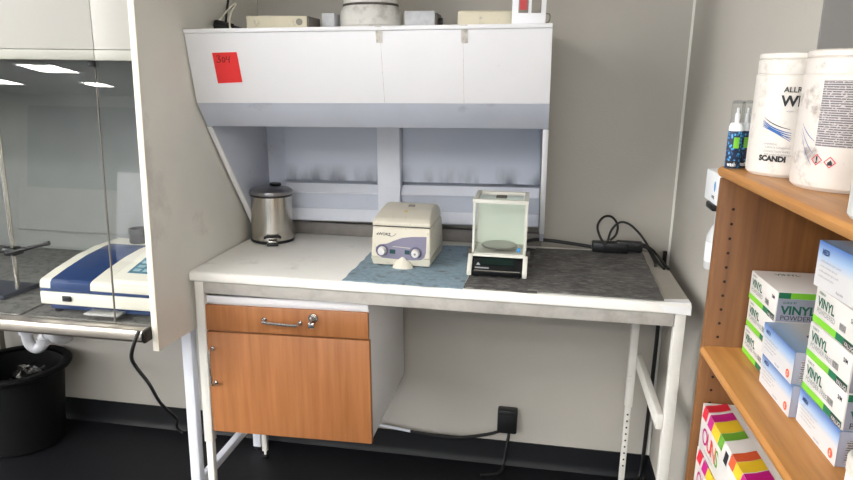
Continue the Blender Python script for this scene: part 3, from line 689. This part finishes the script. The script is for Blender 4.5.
MB().prism([(-.812, .772), (-.848, .774), (-.853, .781), (-.853, .800), (-.848, .808), (-.838, .810), (-.812, .8105), (-.7905, .8015), (-.7905, .772)], 'x', FX, -.030).build('front_bar', M['steel_bar'], fc)
m = MB().box(-.0295, -.0215, -.850, -.80, .772, .808, .002); m.build('bar_end', M['black'], fc)
def fleg(x0, x1, y0, y1, z1): MB().box(x0, x1, y0, y1, .012, z1, .003).build('leg', M['frame_blue'], fc)
fleg(-.056, -.022, -.60, -.566, .7715); fleg(-.056, -.022, -.10, -.066, .7715)
fleg(FX+.03, FX+.064, -.60, -.566, .7715); fleg(FX+.03, FX+.064, -.10, -.066, .7715)
MB().box(-.052, -.026, -.5655, -.1005, .135, .165, .003).build('stretcher', M['frame_blue'], fc)
MB().box(-.055, -.0205, -.5655, -.1005, .735, .7715, .002).build('stretcher', M['frame_blue'], fc)
MB().cyl((-.055, -.603, .70), (-.047, -.603, .70), .006).build('bolt', M['chrome'], fc) if False else None
for x, y in ((-.039, -.583), (-.039, -.083), (FX+.047, -.583), (FX+.047, -.083)): MB().lathe([(0, 0), (.016, 0), (.015, .012), (0, .012)], (x, y, 0)).build('foot', M['black'], fc)

# cord from the bar down to the skirting
cd = MB().tube([(-.030, -.862, .815), (-.040, -.872, .785), (-.058, -.866, .735), (-.075, -.82, .68), (-.105, -.72, .58), (-.16, -.58, .44), (-.24, -.36, .26), (-.38, -.12, .11), (-.42, -.06, .04), (-.40, -.05, .01)], .0055)
bmesh.ops.transform(cd.bm, matrix=Matrix.Translation((.1, .7, 0)), verts=cd.bm.verts)
cd = cd.build('power_cord', M['off_black']); cd.location = (-.1, -.7, 0)
tag(cd, 'black cord drooping from the steel bar of the fume cupboard to the skirting', 'cord')

# ------------------------------------------------------------------ spectrophotometer in the fume cupboard
sp = empty('spectrophotometer', (-.25, -.55, .8005), 'blue and white spectrophotometer with keypad, behind the sash glass', 'instrument')
sx0, sx1, sy0, sy1 = -.422, -.030, -.757, -.345
z0 = .8005
for x in (sx0+.03, sx1-.03):
    for y in (sy0+.04, sy1-.04): MB().cyl((x, y, z0), (x, y, z0+.012), .012).build('foot', M['black'], sp)
MB().box(sx0+.018, sx1-.008, sy0+.020, sy1-.01, z0+.0122, z0+.032, .004).build('plinth', M['navy'], sp)
MB().box(sx0, sx1, sy0, sy1, z0+.0322, z0+.074, .006).build('lower_case', M['cream_edge'], sp)
MB().box(sx0+.002, sx1-.002, sy0+.002, sy1-.002, z0+.0742, z0+.083, .002).build('stripe', M['navy'], sp)
top = [(sy0+.001, z0+.0832), (sy0+.003, z0+.104), (sy0+.012, z0+.111), (-.675, z0+.126), (-.575, z0+.142), (-.485, z0+.149), (sy1, z0+.147), (sy1, z0+.0832)]
MB().prism(top, 'x', sx0+.001, sx1-.001, .004, 2).build('upper_cover', M['cream_edge'], sp)
bl = [(y-.0015, z+.0016) for y, z in top[:6]]; bl += [(y, z-.002) for y, z in top[:6]][::-1]
MB().prism([(sy0-.0012, z0+.0835), (sy0+.0015, z0+.1048), (sy0+.0112, z0+.1128), (-.675, z0+.1278), (-.575, z0+.1438), (-.485, z0+.1508), (-.445, z0+.1505), (-.445, z0+.147), (-.565, z0+.138), (-.675, z0+.120), (sy0+.012, z0+.100), (sy0+.003, z0+.0835)], 'x', sx0+.040, sx0+.172, .001).build('sample_lid', M['navy'], sp)
kp = [(sy0+.010, z0+.108), (sy0+.014, z0+.122), (-.525, z0+.166), (-.445, z0+.166), (-.445, z0+.14)]
kb = MB().prism(kp, 'x', sx0+.232, sx1-.004, .003).build('keypad_housing', M['cream_edge'], sp)
ky = Vector((0, -.525-(sy0+.014), .166-.122)); ky.normalize(); kx = Vector((1, 0, 0)); kn = kx.cross(ky)
ko = Vector((sx0+.232, sy0+.014, z0+.122))
def kpt(u, v, d): q = ko+kx*u+ky*v+kn*d; return (q.x, q.y, q.z)
m = MB().hexa([kpt(.030, .045, .0005), kpt(.175, .045, .0005), kpt(.175, .185, .0005), kpt(.030, .185, .0005)], [kpt(.030, .045, .0015), kpt(.175, .045, .0015), kpt(.175, .185, .0015), kpt(.030, .185, .0015)])
kd = m.build('keypad', M['teal'], sp)
kd.parent = kb
for rr in range(4):
    for cc in range(4):
        u = .042+cc*.032; v = .056+rr*.026
        if rr == 3 and cc > 0: continue
        o = MB().hexa([kpt(u, v, .0016), kpt(u+.022, v, .0016), kpt(u+.022, v+.015, .0016), kpt(u, v+.015, .0016)], [kpt(u, v, .0032), kpt(u+.022, v, .0032), kpt(u+.022, v+.015, .0032), kpt(u, v+.015, .0032)]).build('key', M['key'], sp)
        o.parent = kb
m = MB().hexa([kpt(.085, .140, .0016), kpt(.170, .140, .0016), kpt(.170, .178, .0016), kpt(.085, .178, .0016)], [kpt(.085, .140, .003), kpt(.170, .140, .003), kpt(.170, .178, .003), kpt(.085, .178, .003)])
o = m.build('screen', M['lcd_dark'], sp); o.parent = kb
MB().box(sx0+.078, sx0+.108, sy0-.004, sy0-.0002, z0+.046, z0+.064, .002).build('connector', M['black'], sp)
MB().box(sx0+.165, sx0+.275, sy0-.030, sy0+.015, z0+.018, z0+.024, .001).build('slide_plate', M['silver'], sp)
MB().box(sx0+.18, sx0+.26, sy0-.01, sy0+.015, z0+.002, z0+.0178, .001).build('plate_support', M['dark_side'], sp)
MB().sphere((sx0-.012, sy0+.13, z0+.10), .017, (.8, 1.3, 1)).build('side_knob', M['black'], sp)
m = MB().lathe([(0, 0), (.030, 0), (.031, .003), (.031, .05), (.029, .05), (.029, .004), (0, .004)], (0, 0, 0), 40)
cup = empty('beaker', (-.305, -.40, z0+.1487), 'dark metal beaker standing on the back of the spectrophotometer', 'beaker')
m.build('vessel', plain('beaker_dark', (34, 33, 33), .3, .7), cup, world=False)
MB().lathe([(.0312, .034), (.0325, .034), (.0325, .050), (.0312, .050)], (0, 0, 0), 40).build('rim_band', M['black'], cup, world=False)

# retort stand
rs = empty('retort_stand', (-.66, -.60, .8005), 'black retort stand with steel rod and clamp, at the left inside the fume cupboard', 'stand')
MB().prism([(-.80, -.70), (-.615, -.685), (-.60, -.54), (-.79, -.53)], 'z', .8062, .822, .003).build('base', plain('stand_base', (52, 56, 68), .5), rs)
MB().cyl((-.632, -.60, .822), (-.632, -.60, 1.35), .0075).build('rod', M['steel'], rs)
m = MB().box(-.652, -.614, -.620, -.582, .935, .962, .004); m.cyl((-.665, -.60, .95), (-.60, -.60, .95), .010)
cl = m.build('clamp_boss', M['black'], rs)
o = MB().cyl((-.635, -.625, .945), (-.50, -.60, .982), .006).build('clamp_arm', M['black'], rs); o.parent = cl
o = MB().cyl((-.512, -.602, .979), (-.496, -.600, .983), .0075).build('arm_cap', M['black'], rs); o.parent = cl
o = MB().cyl((-.632, -.60, .95), (-.72, -.61, .942), .006).build('clamp_arm', M['black'], rs); o.parent = cl
sheet('stone_tile', [(-.86, -.785), (-.475, -.785), (-.475, -.45), (-.86, -.45)], .8005, .0055, M['stone'], 'grey speckled tile under the retort stand in the fume cupboard', 'tile', None, .0006)

# ------------------------------------------------------------------ waste bin, trap pipe
tb = empty('waste_bin', (-1.03, -.21, 0), 'round black waste bin standing under the fume cupboard', 'bin')
c = (-1.03, -.21, 0)
MB().lathe([(0, .004), (.148, .004), (.152, .008), (.176, .335), (.172, .335), (.149, .012), (0, .012)], c, 56).build('body', M['bin_black'], tb)
MB().lathe([(.173, .3352), (.197, .328), (.205, .334), (.207, .343), (.200, .350), (.185, .352), (.1725, .348)], c, 64).build('rim', M['bin_black'], tb)
m = MB(); bm = m.bm; bmesh.ops.create_icosphere(bm, subdivisions=3, radius=.08)
for v in bm.verts: v.co = Vector((v.co.x*1.0, v.co.y*.9, v.co.z*.8))*(1+random.uniform(-.22, .16))
bmesh.ops.transform(bm, matrix=Matrix.Translation((-.98, -.20, .275)), verts=bm.verts)
m.build('bin_liner', M['bag'], tb, ang=5)
tp = empty('trap_pipe', (-1.035, -.10, .39), 'white plastic trap pipes on the wall behind the waste bin', 'pipe')
m = MB().tube([(-1.07, -.09, .50), (-1.07, -.09, .43), (-1.062, -.09, .385), (-1.03, -.09, .365), (-.998, -.09, .385), (-.992, -.09, .415), (-.975, -.09, .430)], .023, 16)
m.build('trap_bend', M['pipe_white'], tp)
m = MB().cyl((-1.07, -.09, .43), (-1.07, -.09, .462), .031); m.build('coupling_nut', M['pipe_white'], tp)
MB().cyl((-.990, -.09, .388), (-.990, -.09, .416), .030).build('coupling_nut', M['pipe_white'], tp)
MB().tube([(-.975, -.09, .430), (-.952, -.09, .430), (-.940, -.085, .415), (-.940, -.05, .395), (-.940, -.002, .39)], .019, 16).build('outlet_pipe', M['pipe_white'], tp)
vp = empty('waste_pipe', (-1.26, -.06, .105), 'upright white pipe with dark bracket beside the trap under the fume cupboard', 'pipe')
MB().cyl((-1.27, -.06, .105), (-1.27, -.06, .7715), .028).build('pipe', M['pipe_white'], vp)
MB().box(-1.235, -1.222, -.075, -.045, .105, .7715).build('bracket', M['rocker_grey'], vp)

# ------------------------------------------------------------------ bookcase on the right
BX, BY, BR = 1.370, -1.262, .03
bc = empty('bookcase', (BX, BY, 0), 'wooden bookcase with bullnosed shelves against the right wall', 'bookcase', rot=(0, 0, BR))
DP, LN, TH = .33, .86, .020           # local frame: +x into the wall, -y towards the viewer
def panel(y0, y1): return MB().box(.005, DP, y0, y1, 0, 1.3645, .002)
sp1 = panel(-TH, 0).build('side_panel', M['oak_z'], bc, world=False)
panel(-LN, -LN+TH).build('side_panel', M['oak_z'], bc, world=False)
h = MB()
for i in range(46):
    for x in (.028, .285):
        z = .12+.0262*i+.013
        if min(abs(z-q) for q in (1.048, .765, .43)) > .018: h.cyl((x, -TH-.0003, z), (x, -TH+.001, z), .0026, seg=10)
o = sub('shelf_pin_holes', h, M['hole'], sp1)
def shelf(z, y0, y1):
    p = [(.012, z-.020), (.004, z-.018), (0, z-.012), (0, z-.007), (.004, z-.002), (.012, z), (DP-.01, z), (DP-.01, z-.020)]
    return MB().prism(p, 'y', y0, y1)
shelf(1.385, -LN, .0).build('top_board', M['oak_y'], bc, world=False)
for z in (1.058, .775, .44, .09): shelf(z, -LN+TH+.0005, -TH-.0005).build('shelf', M['oak_y'], bc, world=False)
# the fixed shelves run in front of the upright by a nose
MB().box(DP-.0095, DP-.0035, -LN+TH, -TH, .07, 1.364).build('back_panel', M['oak_z'], bc, world=False)
RB = Matrix.Rotation(BR, 4, 'Z')
def cw(X, Y): return X, Y

# ------------------------------------------------------------------ things on the top board
TZ = 1.3855
bot = empty('foam_bottle', (1.3835, -1.2955, TZ), 'x', 'bottle', 'small blue labelled bottles')
b_ = MB().lathe([(0, 0), (.0150, 0), (.0158, .002), (.0158, .062), (0, .062)], seg=36).build('label_sleeve', M['bottle_label'], bot, world=False)
MB().lathe([(0, .0622), (.0157, .0622), (.0150, .070), (.0118, .075), (0, .075)], seg=36).build('shoulder', M['can_white'], bot, world=False)
MB().lathe([(0, .0752), (.005, .0752), (.005, .090), (.003, .092), (.003, .1), (0, .1)], seg=20).build('nozzle', M['can_white'], bot, world=False)
MB().lathe([(.0135, .0752), (.0145, .0752), (.0142, .108), (.012, .112), (0, .113), (0, .1115), (.0115, .1105), (.0132, .107)], seg=36).build('cap', M['clear'], bot, world=False)
def wrap(r, ang0, z0): # maps flat text to the side of a cylinder, facing angle ang0
    def f(v): a = ang0+v.x/r; return Vector((r*math.cos(a), r*math.sin(a), z0+v.y))
    return f
va = math.atan2(-2.515+1.31, 1.0627-1.39)
g = MB()
for i in range(9):
    a0 = -.0075+i*.0014
    f = wrap(.0161, va+.35, 0); g.poly([f(Vector((a0, .034, 0))), f(Vector((a0+.0014, .034, 0))), f(Vector((a0+.0014, .052, 0))), f(Vector((a0, .052, 0)))])
g.build('green_square', M['green'], bot, world=False)
g = MB(); f = wrap(.0161, va-.1, .0)
for i in range(12):
    a0 = -.012+i*.002; g.poly([f(Vector((a0, .0005, 0))), f(Vector((a0+.002, .0005, 0))), f(Vector((a0+.002, .013, 0))), f(Vector((a0, .013, 0)))])
g.build('dark_band', M['ink_black'], bot, world=False)
MB().text('wash', .0065, None, .03, 'CENTER', fn=wrap(.0164, va-.1, .004)).build('printed_text', M['can_white'], bot, world=False)
bot.scale = (.74, .74, 1.0)
bot2 = copy_tree(bot); bot2.location = (1.4035, -1.2815, TZ)
bot['label'] = 'small blue labelled clear capped bottle at the front corner of the bookcase top'
bot2['label'] = 'small blue labelled bottle half hidden between the other bottle and the white tub'

def tub(name, x, y, r, h, mat, label):
    t = empty(name, (x, y, TZ), label, 'tub', 'white wipes tubs')
    k = r/.062
    MB().lathe([(0, .0), (r-.006, 0), (r-.001, .005), (r, .012), (r-.0005, h-.034), (r-.0025, h-.0315), (0, h-.0315)], seg=72).build('body', mat, t, world=False)
    l = MB().lathe([(0, h-.0313), (r-.002, h-.0313), (r-.0015, h-.012), (r-.004, h-.010), (0, h-.010)], seg=72).build('collar', mat, t, world=False)
    MB().lathe([(0, h-.0099), (r-.0055, h-.0099), (r-.0055, h-.0098), (0, h-.0098)], seg=48).build('seal', M['dirt'], t, world=False) if False else None
    MB().lathe([(0, h-.0085), (r-.0035, h-.0098), (r-.0022, h-.008), (r-.0022, h-.002), (r-.006, h), (0, h+.001)], seg=72).build('lid', mat, t, world=False)
    return t
t1 = tub('wipes_tub', 1.453, -1.354, .0625, .186, M['tub'], 'white round wipes tub with black WE lettering, beside the two small bottles')
t2 = tub('wipes_tub', 1.484, -1.490, .070, .1855, M['tub_dirty'], 'dirty white wipes tub with hazard diamonds and grey fine print, in front')
v1 = math.atan2(-2.515+1.352, 1.0627-1.453)
R1 = .0632
f = wrap(R1, v1, 0)
MB().text('ALLROUND', .0076, None, .03, 'LEFT', fn=wrap(R1, v1-.31, .128)).text('WET', .0148, None, .05, 'LEFT', fn=wrap(R1, v1-.34, .108)).build('printed_text', M['ink_black'], t1, world=False)
MB().text('wipes', .003, None, 0, 'LEFT', fn=wrap(R1, v1-.2, .099)).text('- UNIVERSAL', .0028, None, 0, fn=wrap(R1, v1-.66, .049)).text('SURFACE CLEANING', .0028, None, 0, fn=wrap(R1, v1-.60, .044)).text('- DISINFECTION WIPES', .0028, None, 0, fn=wrap(R1, v1-.66, .038)).text('FOR HARD SURFACES', .0028, None, 0, fn=wrap(R1, v1-.60, .033)).build('printed_text', M['ink_grey'], t1, world=False)
MB().text('SCANDI', .0078, None, .09, 'LEFT', fn=wrap(R1, v1-.72, .0245)).build('printed_text', M['ink_black'], t1, world=False)
m = MB()
def swoosh(m, R, cen, A, B, C_, w):
    n = 14; f = wrap(R, cen, 0); pr = None
    for i in range(n+1):
        u = i/n; x = (1-u)**2*A[0]+2*u*(1-u)*B[0]+u*u*C_[0]; z = (1-u)**2*A[1]+2*u*(1-u)*B[1]+u*u*C_[1]; ww = w*(.35+1.3*u*(1-u)*2)/1.3
        a = f(Vector((x, z+ww, 0))); b = f(Vector((x, z-ww, 0)))
        if pr: m.poly([pr[1], b, a, pr[0]])
        pr = (a, b)
for k in range(3): swoosh(m, R1, v1-.28, (-.029, .086-.0025*k), (-.012, .072-.002*k), (.016, .068-.0035*k), .0013)
for k in range(2): swoosh(m, R1, v1-.28, (-.029, .078-.002*k), (-.010, .073-.002*k), (.016, .0585-.003*k), .0010)
m.build('printed_swoosh', M['ink_blue'], t1, world=False)
m = MB(); swoosh(m, R1, v1-.28, (-.028, .0905), (-.012, .078), (.014, .0735), .0010); m.build('printed_swoosh', M['ink_black'], t1, world=False)
v2 = math.atan2(-2.515+1.49, 1.0627-1.482)-.62; R2 = .0705
m = MB(); f = wrap(R2, v2, 0)
for i in range(20):
    a, b = .0+i*.0035, .0+(i+1)*.0035; m.poly([f(Vector((a, .060, 0))), f(Vector((b, .060, 0))), f(Vector((b, .146, 0))), f(Vector((a, .146, 0)))])
m.build('fine_print', M['fine_print'], t2, world=False)
m = MB()
def diamond(m, R, cen, cx, cz, s, w):
    f = wrap(R, cen, 0); o = [(0, s), (s, 0), (0, -s), (-s, 0)]
    for i in range(4):
        a, b = o[i], o[(i+1) % 4]; k = 1-w
        m.poly([f(Vector((cx+a[0], cz+a[1], 0))), f(Vector((cx+a[0]*k, cz+a[1]*k, 0))), f(Vector((cx+b[0]*k, cz+b[1]*k, 0))), f(Vector((cx+b[0], cz+b[1], 0)))])
diamond(m, R2+.0002, v2, .005, .042, .0078, .2); diamond(m, R2+.0002, v2, .0225, .040, .0078, .2)
m.build('hazard_diamond', M['ink_red'], t2, world=False)
m = MB(); m.text('!', .0085, None, .06, 'CENTER', fn=wrap(R2+.0002, v2+.005/R2, .038))
f = wrap(R2+.0002, v2, 0); m.poly([f(Vector((.0225+a, .036+b, 0))) for a, b in ((-.003, 0), (.003, 0), (.0032, .003), (.001, .0075), (-.0005, .0055), (-.0028, .004))])
m.text('EUH 208 ATTENTION', .002, None, 0, 'LEFT', fn=wrap(R2+.0002, v2-.0, .029)) if False else None
m.build('hazard_mark', M['ink_black'], t2, world=False)
m = MB()
for k in range(3): swoosh(m, R2, v2, (-.028, .088-.006*k), (-.016, .074-.012*k), (-.002, .066-.016*k), .0010)
m.build('printed_swoosh', M['ink_blue'], t2, world=False)

cj = empty('plastic_bottle', (1.4415, -1.735, TZ), 'pale translucent plastic bottle cut by the right edge on the bookcase top', 'bottle')
MB().lathe([(0, 0), (.045, 0), (.048, .004), (.047, .075), (.040, .095), (.022, .105), (.022, .115), (0, .115)], seg=48).build('body', M['frosted'], cj, world=False)
MB().lathe([(0, .1152), (.024, .1152), (.024, .135), (.022, .137), (0, .137)], seg=40).build('cap', M['can_white'], cj, world=False)

# ------------------------------------------------------------------ glove cartons on the middle shelf
SZ = 1.0585
GW, GD, GH = .125, .225, .0495        # along y (towards viewer), into the shelf, height
FXm = dict(x=(0, -1, 0), y=(0, 0, 1))  # printing on the front face, which faces -x
def front(u, v, d=.0004): return frame((-d, -u, v), (0, -1, 0), (0, 0, 1))
def near(u, v, d=.0004): return frame((u, -GW-d, v), (1, 0, 0), (0, 0, 1))
def fq(m, u0, v0, u1, v1, d=.0003, sk=0): m.poly([(-d, -u0, v0), (-d, -u1, v0), (-d, -u1-sk, v1), (-d, -u0-sk, v1)]); return m
def nq(m, u0, v0, u1, v1, d=.0003): m.poly([(u0, -GW-d, v0), (u1, -GW-d, v0), (u1, -GW-d, v1), (u0, -GW-d, v1)]); return m
GRP = 'glove cartons on the middle shelf'
def vinyl(second):
    r = empty('glove_carton', (0, 0, 0), 'x', 'carton', GRP)
    MB().box(0, GD, -GW, 0, 0, GH, .0012).build('carton', M['carton'], r, world=False)
    fq(MB(), .001, .001, .072, .0105).build('green_band', M['green'], r, world=False)
    fq(MB(), .072, .001, .124, .0105).build('dark_green_band', M['green_dark'], r, world=False)
    fq(MB(), .094, .0006, .124, .009, .0006).build('brand_bar', M['ink_black'], r, world=False)
    MB().text('VALUGUA', .0055, front(.096, .002, .0009), .02).build('brand_text', M['carton'], r, world=False)
    MB().text('VINYL', .0125, front(.010, .026), .045).text('GUIDE 97', .0032, front(.010, .0425), .02).build('printed_text', M['ink_green'], r, world=False)
    MB().text(second, .0070, front(.010, .0165), 0).build('printed_text', M['ink_grey'], r, world=False)
    m = MB().text('S/M', .0055, front(.104, .034), .03)
    for i in range(8): fq(m, .078+i*.0022, .016, .079+i*.0022, .025)
    m.build('size_mark', M['ink_black'], r, world=False)
    nq(MB(), .002, .001, GD-.002, GH-.011).build('grey_panel', M['carton_grey'], r, world=False)
    nq(MB(), .020, GH-.0108, GD-.002, GH-.001).build('near_green_band', M['green'], r, world=False)
    nq(MB(), .002, GH-.0108, .020, GH-.001).build('near_dark_band', M['green_dark'], r, world=False)
    MB().text('VINYL', .0130, near(.008, .0135, .0006), .05).text('GUIDE 97', .0034, near(.009, .0305, .0006), .02).build('printed_text', M['ink_green'], r, world=False)
    MB().text(second, .0075, near(.008, .0035, .0006), .0).build('printed_text', M['ink_black'], r, world=False)
    MB().text('VINYL', .010, frame((.030, -.028, GH+.0004), (1, 0, 0), (0, 1, 0)), .03).build('printed_text', M['ink_green'], r, world=False)
    m = MB(); n = 28; m.poly([(.115+.036*math.cos(2*PI*i/n), -.062+.022*math.sin(2*PI*i/n), GH+.0004) for i in range(n)]); m.build('opening', M['dark_side'], r, world=False)
    return r
def bluebox():
    r = empty('glove_carton', (0, 0, 0), 'x', 'carton', GRP)
    MB().box(0.0006, GD, -GW+.0006, 0, 0, GH-.0006, .001).build('carton', M['carton_grey'], r, world=False)
    fq(MB(), .0, .0, GW, GH, -.0001).build('front_face', M['blue_face'], r, world=False)
    MB().poly([(0, -GW, GH), (GD, -GW, GH), (GD, 0, GH), (0, 0, GH)]).build('top_face', M['blue_top'], r, world=False)
    MB().text('MEDI', .0058, front(.012, .0365), .06).build('logo', M['navy'], r, world=False)
    m = MB()
    for i, l in enumerate((.085, .075, .08, .07)): m.text('o nitrile examination glove, powder free'[:int(l*420)], .0026, front(.010, .0285-.0055*i), 0)
    m.text('disposable', .003, front(.06, .004), .02); m.build('printed_text', M['ink_grey'], r, world=False)
    m = MB(); n = 24; m.poly([(-.0005, -.110-.0065*math.cos(2*PI*i/n), .011+.0065*math.sin(2*PI*i/n)) for i in range(n)]); m.build('round_mark', M['orange'], r, world=False)
    MB().text('S', .006, front(.108, .008, .0008), .03).build('mark_letter', M['carton'], r, world=False)
    nq(MB(), .01, .006, GD-.01, GH-.012).build('near_fine_print', M['fine_print_grey'], r, world=False)
    m = MB(); n = 28; m.poly([(.075+.036*math.cos(2*PI*i/n), -.062+.018*math.sin(2*PI*i/n), GH+.0005) for i in range(n)]); m.build('opening', M['navy'], r, world=False)
    MB().text('GLOVES', .007, frame((.03, -.105, GH+.0005), (1, 0, 0), (0, 1, 0)), .03).build('printed_text', M['crimson'], r, world=False)
    return r
V1 = vinyl('POWDERED'); V2 = vinyl('POWDER FREE'); B0 = bluebox()
used = set()
def put(src, x, y, lvl, label, rz=BR, rx=0, dz=0):
    o = src if src.name not in used else copy_tree(src)
    used.add(src.name)
    o.location = (x, y, SZ+lvl*.0500+dz); o.rotation_euler = (rx, 0, rz); o['label'] = label; return o
put(V2, 1.4385, -1.294, 0, 'white VINYL carton at the bottom of the stack against the bookcase end')
put(V2, 1.4400, -1.292, 1, 'white VINYL carton second up in the stack against the bookcase end')
put(V1, 1.4385, -1.293, 2, 'white VINYL POWDERED carton with oval opening, topmost against the bookcase end')
put(B0, 1.4310, -1.4225, 0, 'blue and white glove carton at the bottom of the middle stack')
put(B0, 1.4285, -1.4205, 1, 'blue and white glove carton on top of the middle stack')
put(B0, 1.4440, -1.5505, 0, 'blue and white glove carton at the bottom of the tallest stack')
put(V2, 1.4450, -1.5495, 1, 'white VINYL carton directly above the bottom blue one in the tallest stack')
put(V2, 1.4440, -1.5505, 2, 'white VINYL carton in the middle of the tallest stack, barcode and size mark on it')
put(V1, 1.4455, -1.5500, 3, 'white VINYL POWDERED carton just under the topmost blue one')
put(B0, 1.4400, -1.5500, 4, 'blue and white glove carton tilted on top of the tallest stack', rz=BR+.05, dz=.002).scale = (1, 1, 1.25)
wj = empty('cream_jar', (1.470, -1.742, SZ), 'white jar cut by the lower right corner of the photo, on the middle shelf', 'jar')
MB().lathe([(0, 0), (.033, 0), (.036, .004), (.036, .030), (0, .030)], seg=40).build('body', M['can_white'], wj, world=False)
MB().lathe([(0, .0302), (.037, .0302), (.037, .046), (.034, .049), (0, .049)], seg=40).build('lid', M['tub'], wj, world=False)

# ------------------------------------------------------------------ colourful cartons on the lower shelf
LZ = .7755
def arrows_carton():
    r = empty('paper_carton', (0, 0, 0), 'x', 'carton', 'colourful arrow cartons on the lower shelf')
    W, D, Hh = .30, .23, .0875
    MB().box(0, D, -W, 0, 0, Hh, .0012).build('carton', M['carton'], r, world=False)
    # chevron bands folded over the long front edge
    def chev(m, u, wd, tip, lo, hi, ks):
        z = Hh; d = .0005
        m.poly([(-d, -u, lo+(z-lo)*0), (-d, -(u+tip), z*.5+lo*.5), (-d, -u, z)]) if False else None
        m.poly([(-d, -(u+.004), lo), (-d, -(u+wd+.004), lo), (-d, -(u+wd+tip), z), (-d, -(u+tip), z)])
        m.poly([(0, -(u+tip), z+d), (0, -(u+wd+tip), z+d), (hi*.5, -(u+wd+tip*.55), z+d), (hi*.5, -(u+tip*.55), z+d)])
        m.poly([(hi*.5, -(u+tip*.55), z+d), (hi*.5, -(u+wd+tip*.55), z+d), (hi, -(u+wd-tip*.2), z+d), (hi, -(u-tip*.2), z+d)])
    for u, wd, mt in ((.001, .026, 'crimson'), (.036, .026, 'magenta'), (.063, .038, 'p_yellow'), (.102, .024, 'p_green'), (.165, .024, 'orange'), (.190, .03, 'p_yellow'), (.222, .03, 'magenta'), (.255, .03, 'p_green')):
        m = MB(); chev(m, u, wd, .014, Hh-.024, .042, 0); m.build('arrow_band', M[mt], r, world=False)
    m = MB(); m.poly([(-.0005, -.143, Hh-.034), (-.0005, -.160, Hh-.034), (-.0005, -.168, Hh-.010), (-.0005, -.151, Hh-.010)]); m.build('size_label', M['ink_black'], r, world=False)
    for ch, u, mt in (('O', .018, 'magenta'), ('U', .048, 'crimson'), ('N', .073, 'orange'), ('S', .100, 'p_green')):
        MB().text(ch, .030, frame((-.0006, -u, .022), (0, -1, 0), (0, 0, 1)), .01, wscale=.95).build('letter', M[mt], r, world=False)
    for ch, u, mt in (('O', .050, 'magenta'), ('U', .080, 'magenta'), ('N', .104, 'p_yellow'), ('S', .130, 'p_green')):
        MB().text(ch, .028, frame((.062, -u, Hh+.0006), (0, -1, 0), (1, 0, 0)), .01).build('letter', M[mt], r, world=False)
    MB().text('office paper 80 g / m2', .004, frame((-.0006, -.040, .012), (0, -1, 0), (0, 0, 1)), 0).text('premium quality', .0045, frame((.055, -.16, Hh+.0006), (0, -1, 0), (1, 0, 0)), 0).build('printed_text', M['ink_grey'], r, world=False)
    return r
A = arrows_carton()
A.location = (1.383, -1.2945, LZ); A.rotation_euler = (0, 0, BR); A['label'] = 'white carton with coloured arrows, lower of the two on the bottom visible shelf'
A2 = copy_tree(A); A2.location = (1.384, -1.2950, LZ+.0885); A2['label'] = 'white carton with coloured arrows and round letters, upper of the two under the middle shelf'

# ------------------------------------------------------------------ soap dispenser on the right wall
sd_ = empty('soap_dispenser', (1.52, -.735, 1.05), 'white wall soap dispenser with a blue drop, behind the bookcase front edge', 'dispenser')
MB().box(1.492, 1.547, -.80, -.675, 1.222, 1.300, .004).build('housing', M['can_white'], sd_)
m = MB(); n = 20
m.poly([(1.4915, -.775-.008*math.sin(2*PI*i/n)*(1 if i < 99 else 1), 1.266+.013*math.cos(2*PI*i/n)) for i in range(n)])
m.build('blue_drop', M['blue_dot'], sd_)
MB().text('soap', .010, frame((1.4914, -.752, 1.236), (0, -1, 0), (0, 0, 1)), .03).build('printed_text', M['ink_black'], sd_)
MB().box(1.488, 1.547, -.785, -.715, 1.205, 1.2215, .004).build('lever', M['black'], sd_)
MB().lathe([(0, .0), (.022, 0), (.024, .004), (.024, .085), (.016, .105), (.010, .115), (.010, .154), (0, .154)], (1.517, -.745, 1.05), 36).build('bottle', M['frosted'], sd_)
MB().lathe([(.0243, .02), (.0247, .02), (.0247, .07), (.0243, .07)], (1.517, -.745, 1.05), 36).build('bottle_label', M['can_white'], sd_)
MB().box(1.540, 1.547, -.77, -.72, 1.03, 1.205, .002).build('bracket', M['can_white'], sd_)
sd_.location = (1.52, -.718, 1.06)

# ------------------------------------------------------------------ camera, world, view
cam = bpy.data.cameras.new('camera'); co = bpy.data.objects.new('camera', cam); COL.objects.link(co)
yaw, pit, rol = .1633, .2342, .0169
fw = Vector((-math.sin(yaw)*math.cos(pit), math.cos(yaw)*math.cos(pit), -math.sin(pit))); rt = Vector((math.cos(yaw), math.sin(yaw), 0)); up = rt.cross(fw)
c_, s2 = math.cos(rol), math.sin(rol)
R, U = c_*rt+s2*up, -s2*rt+c_*up
co.matrix_world = Matrix(((R.x, U.x, -fw.x, 1.0627), (R.y, U.y, -fw.y, -2.5154), (R.z, U.z, -fw.z, 1.5255), (0, 0, 0, 1)))
cam.sensor_width = 36; cam.lens = 679.9*36/853; cam.clip_start = .02
scene.camera = co
wd_ = bpy.data.worlds.new('world'); scene.world = wd_; wd_.use_nodes = True
wd_.node_tree.nodes['Background'].inputs[0].default_value = (.8, .85, 1, 1); wd_.node_tree.nodes['Background'].inputs[1].default_value = .3
vs = scene.view_settings; vs.view_transform = 'Standard'; vs.look = 'None'; vs.gamma = 1; vs.exposure = 0.55; vs.use_curve_mapping = False
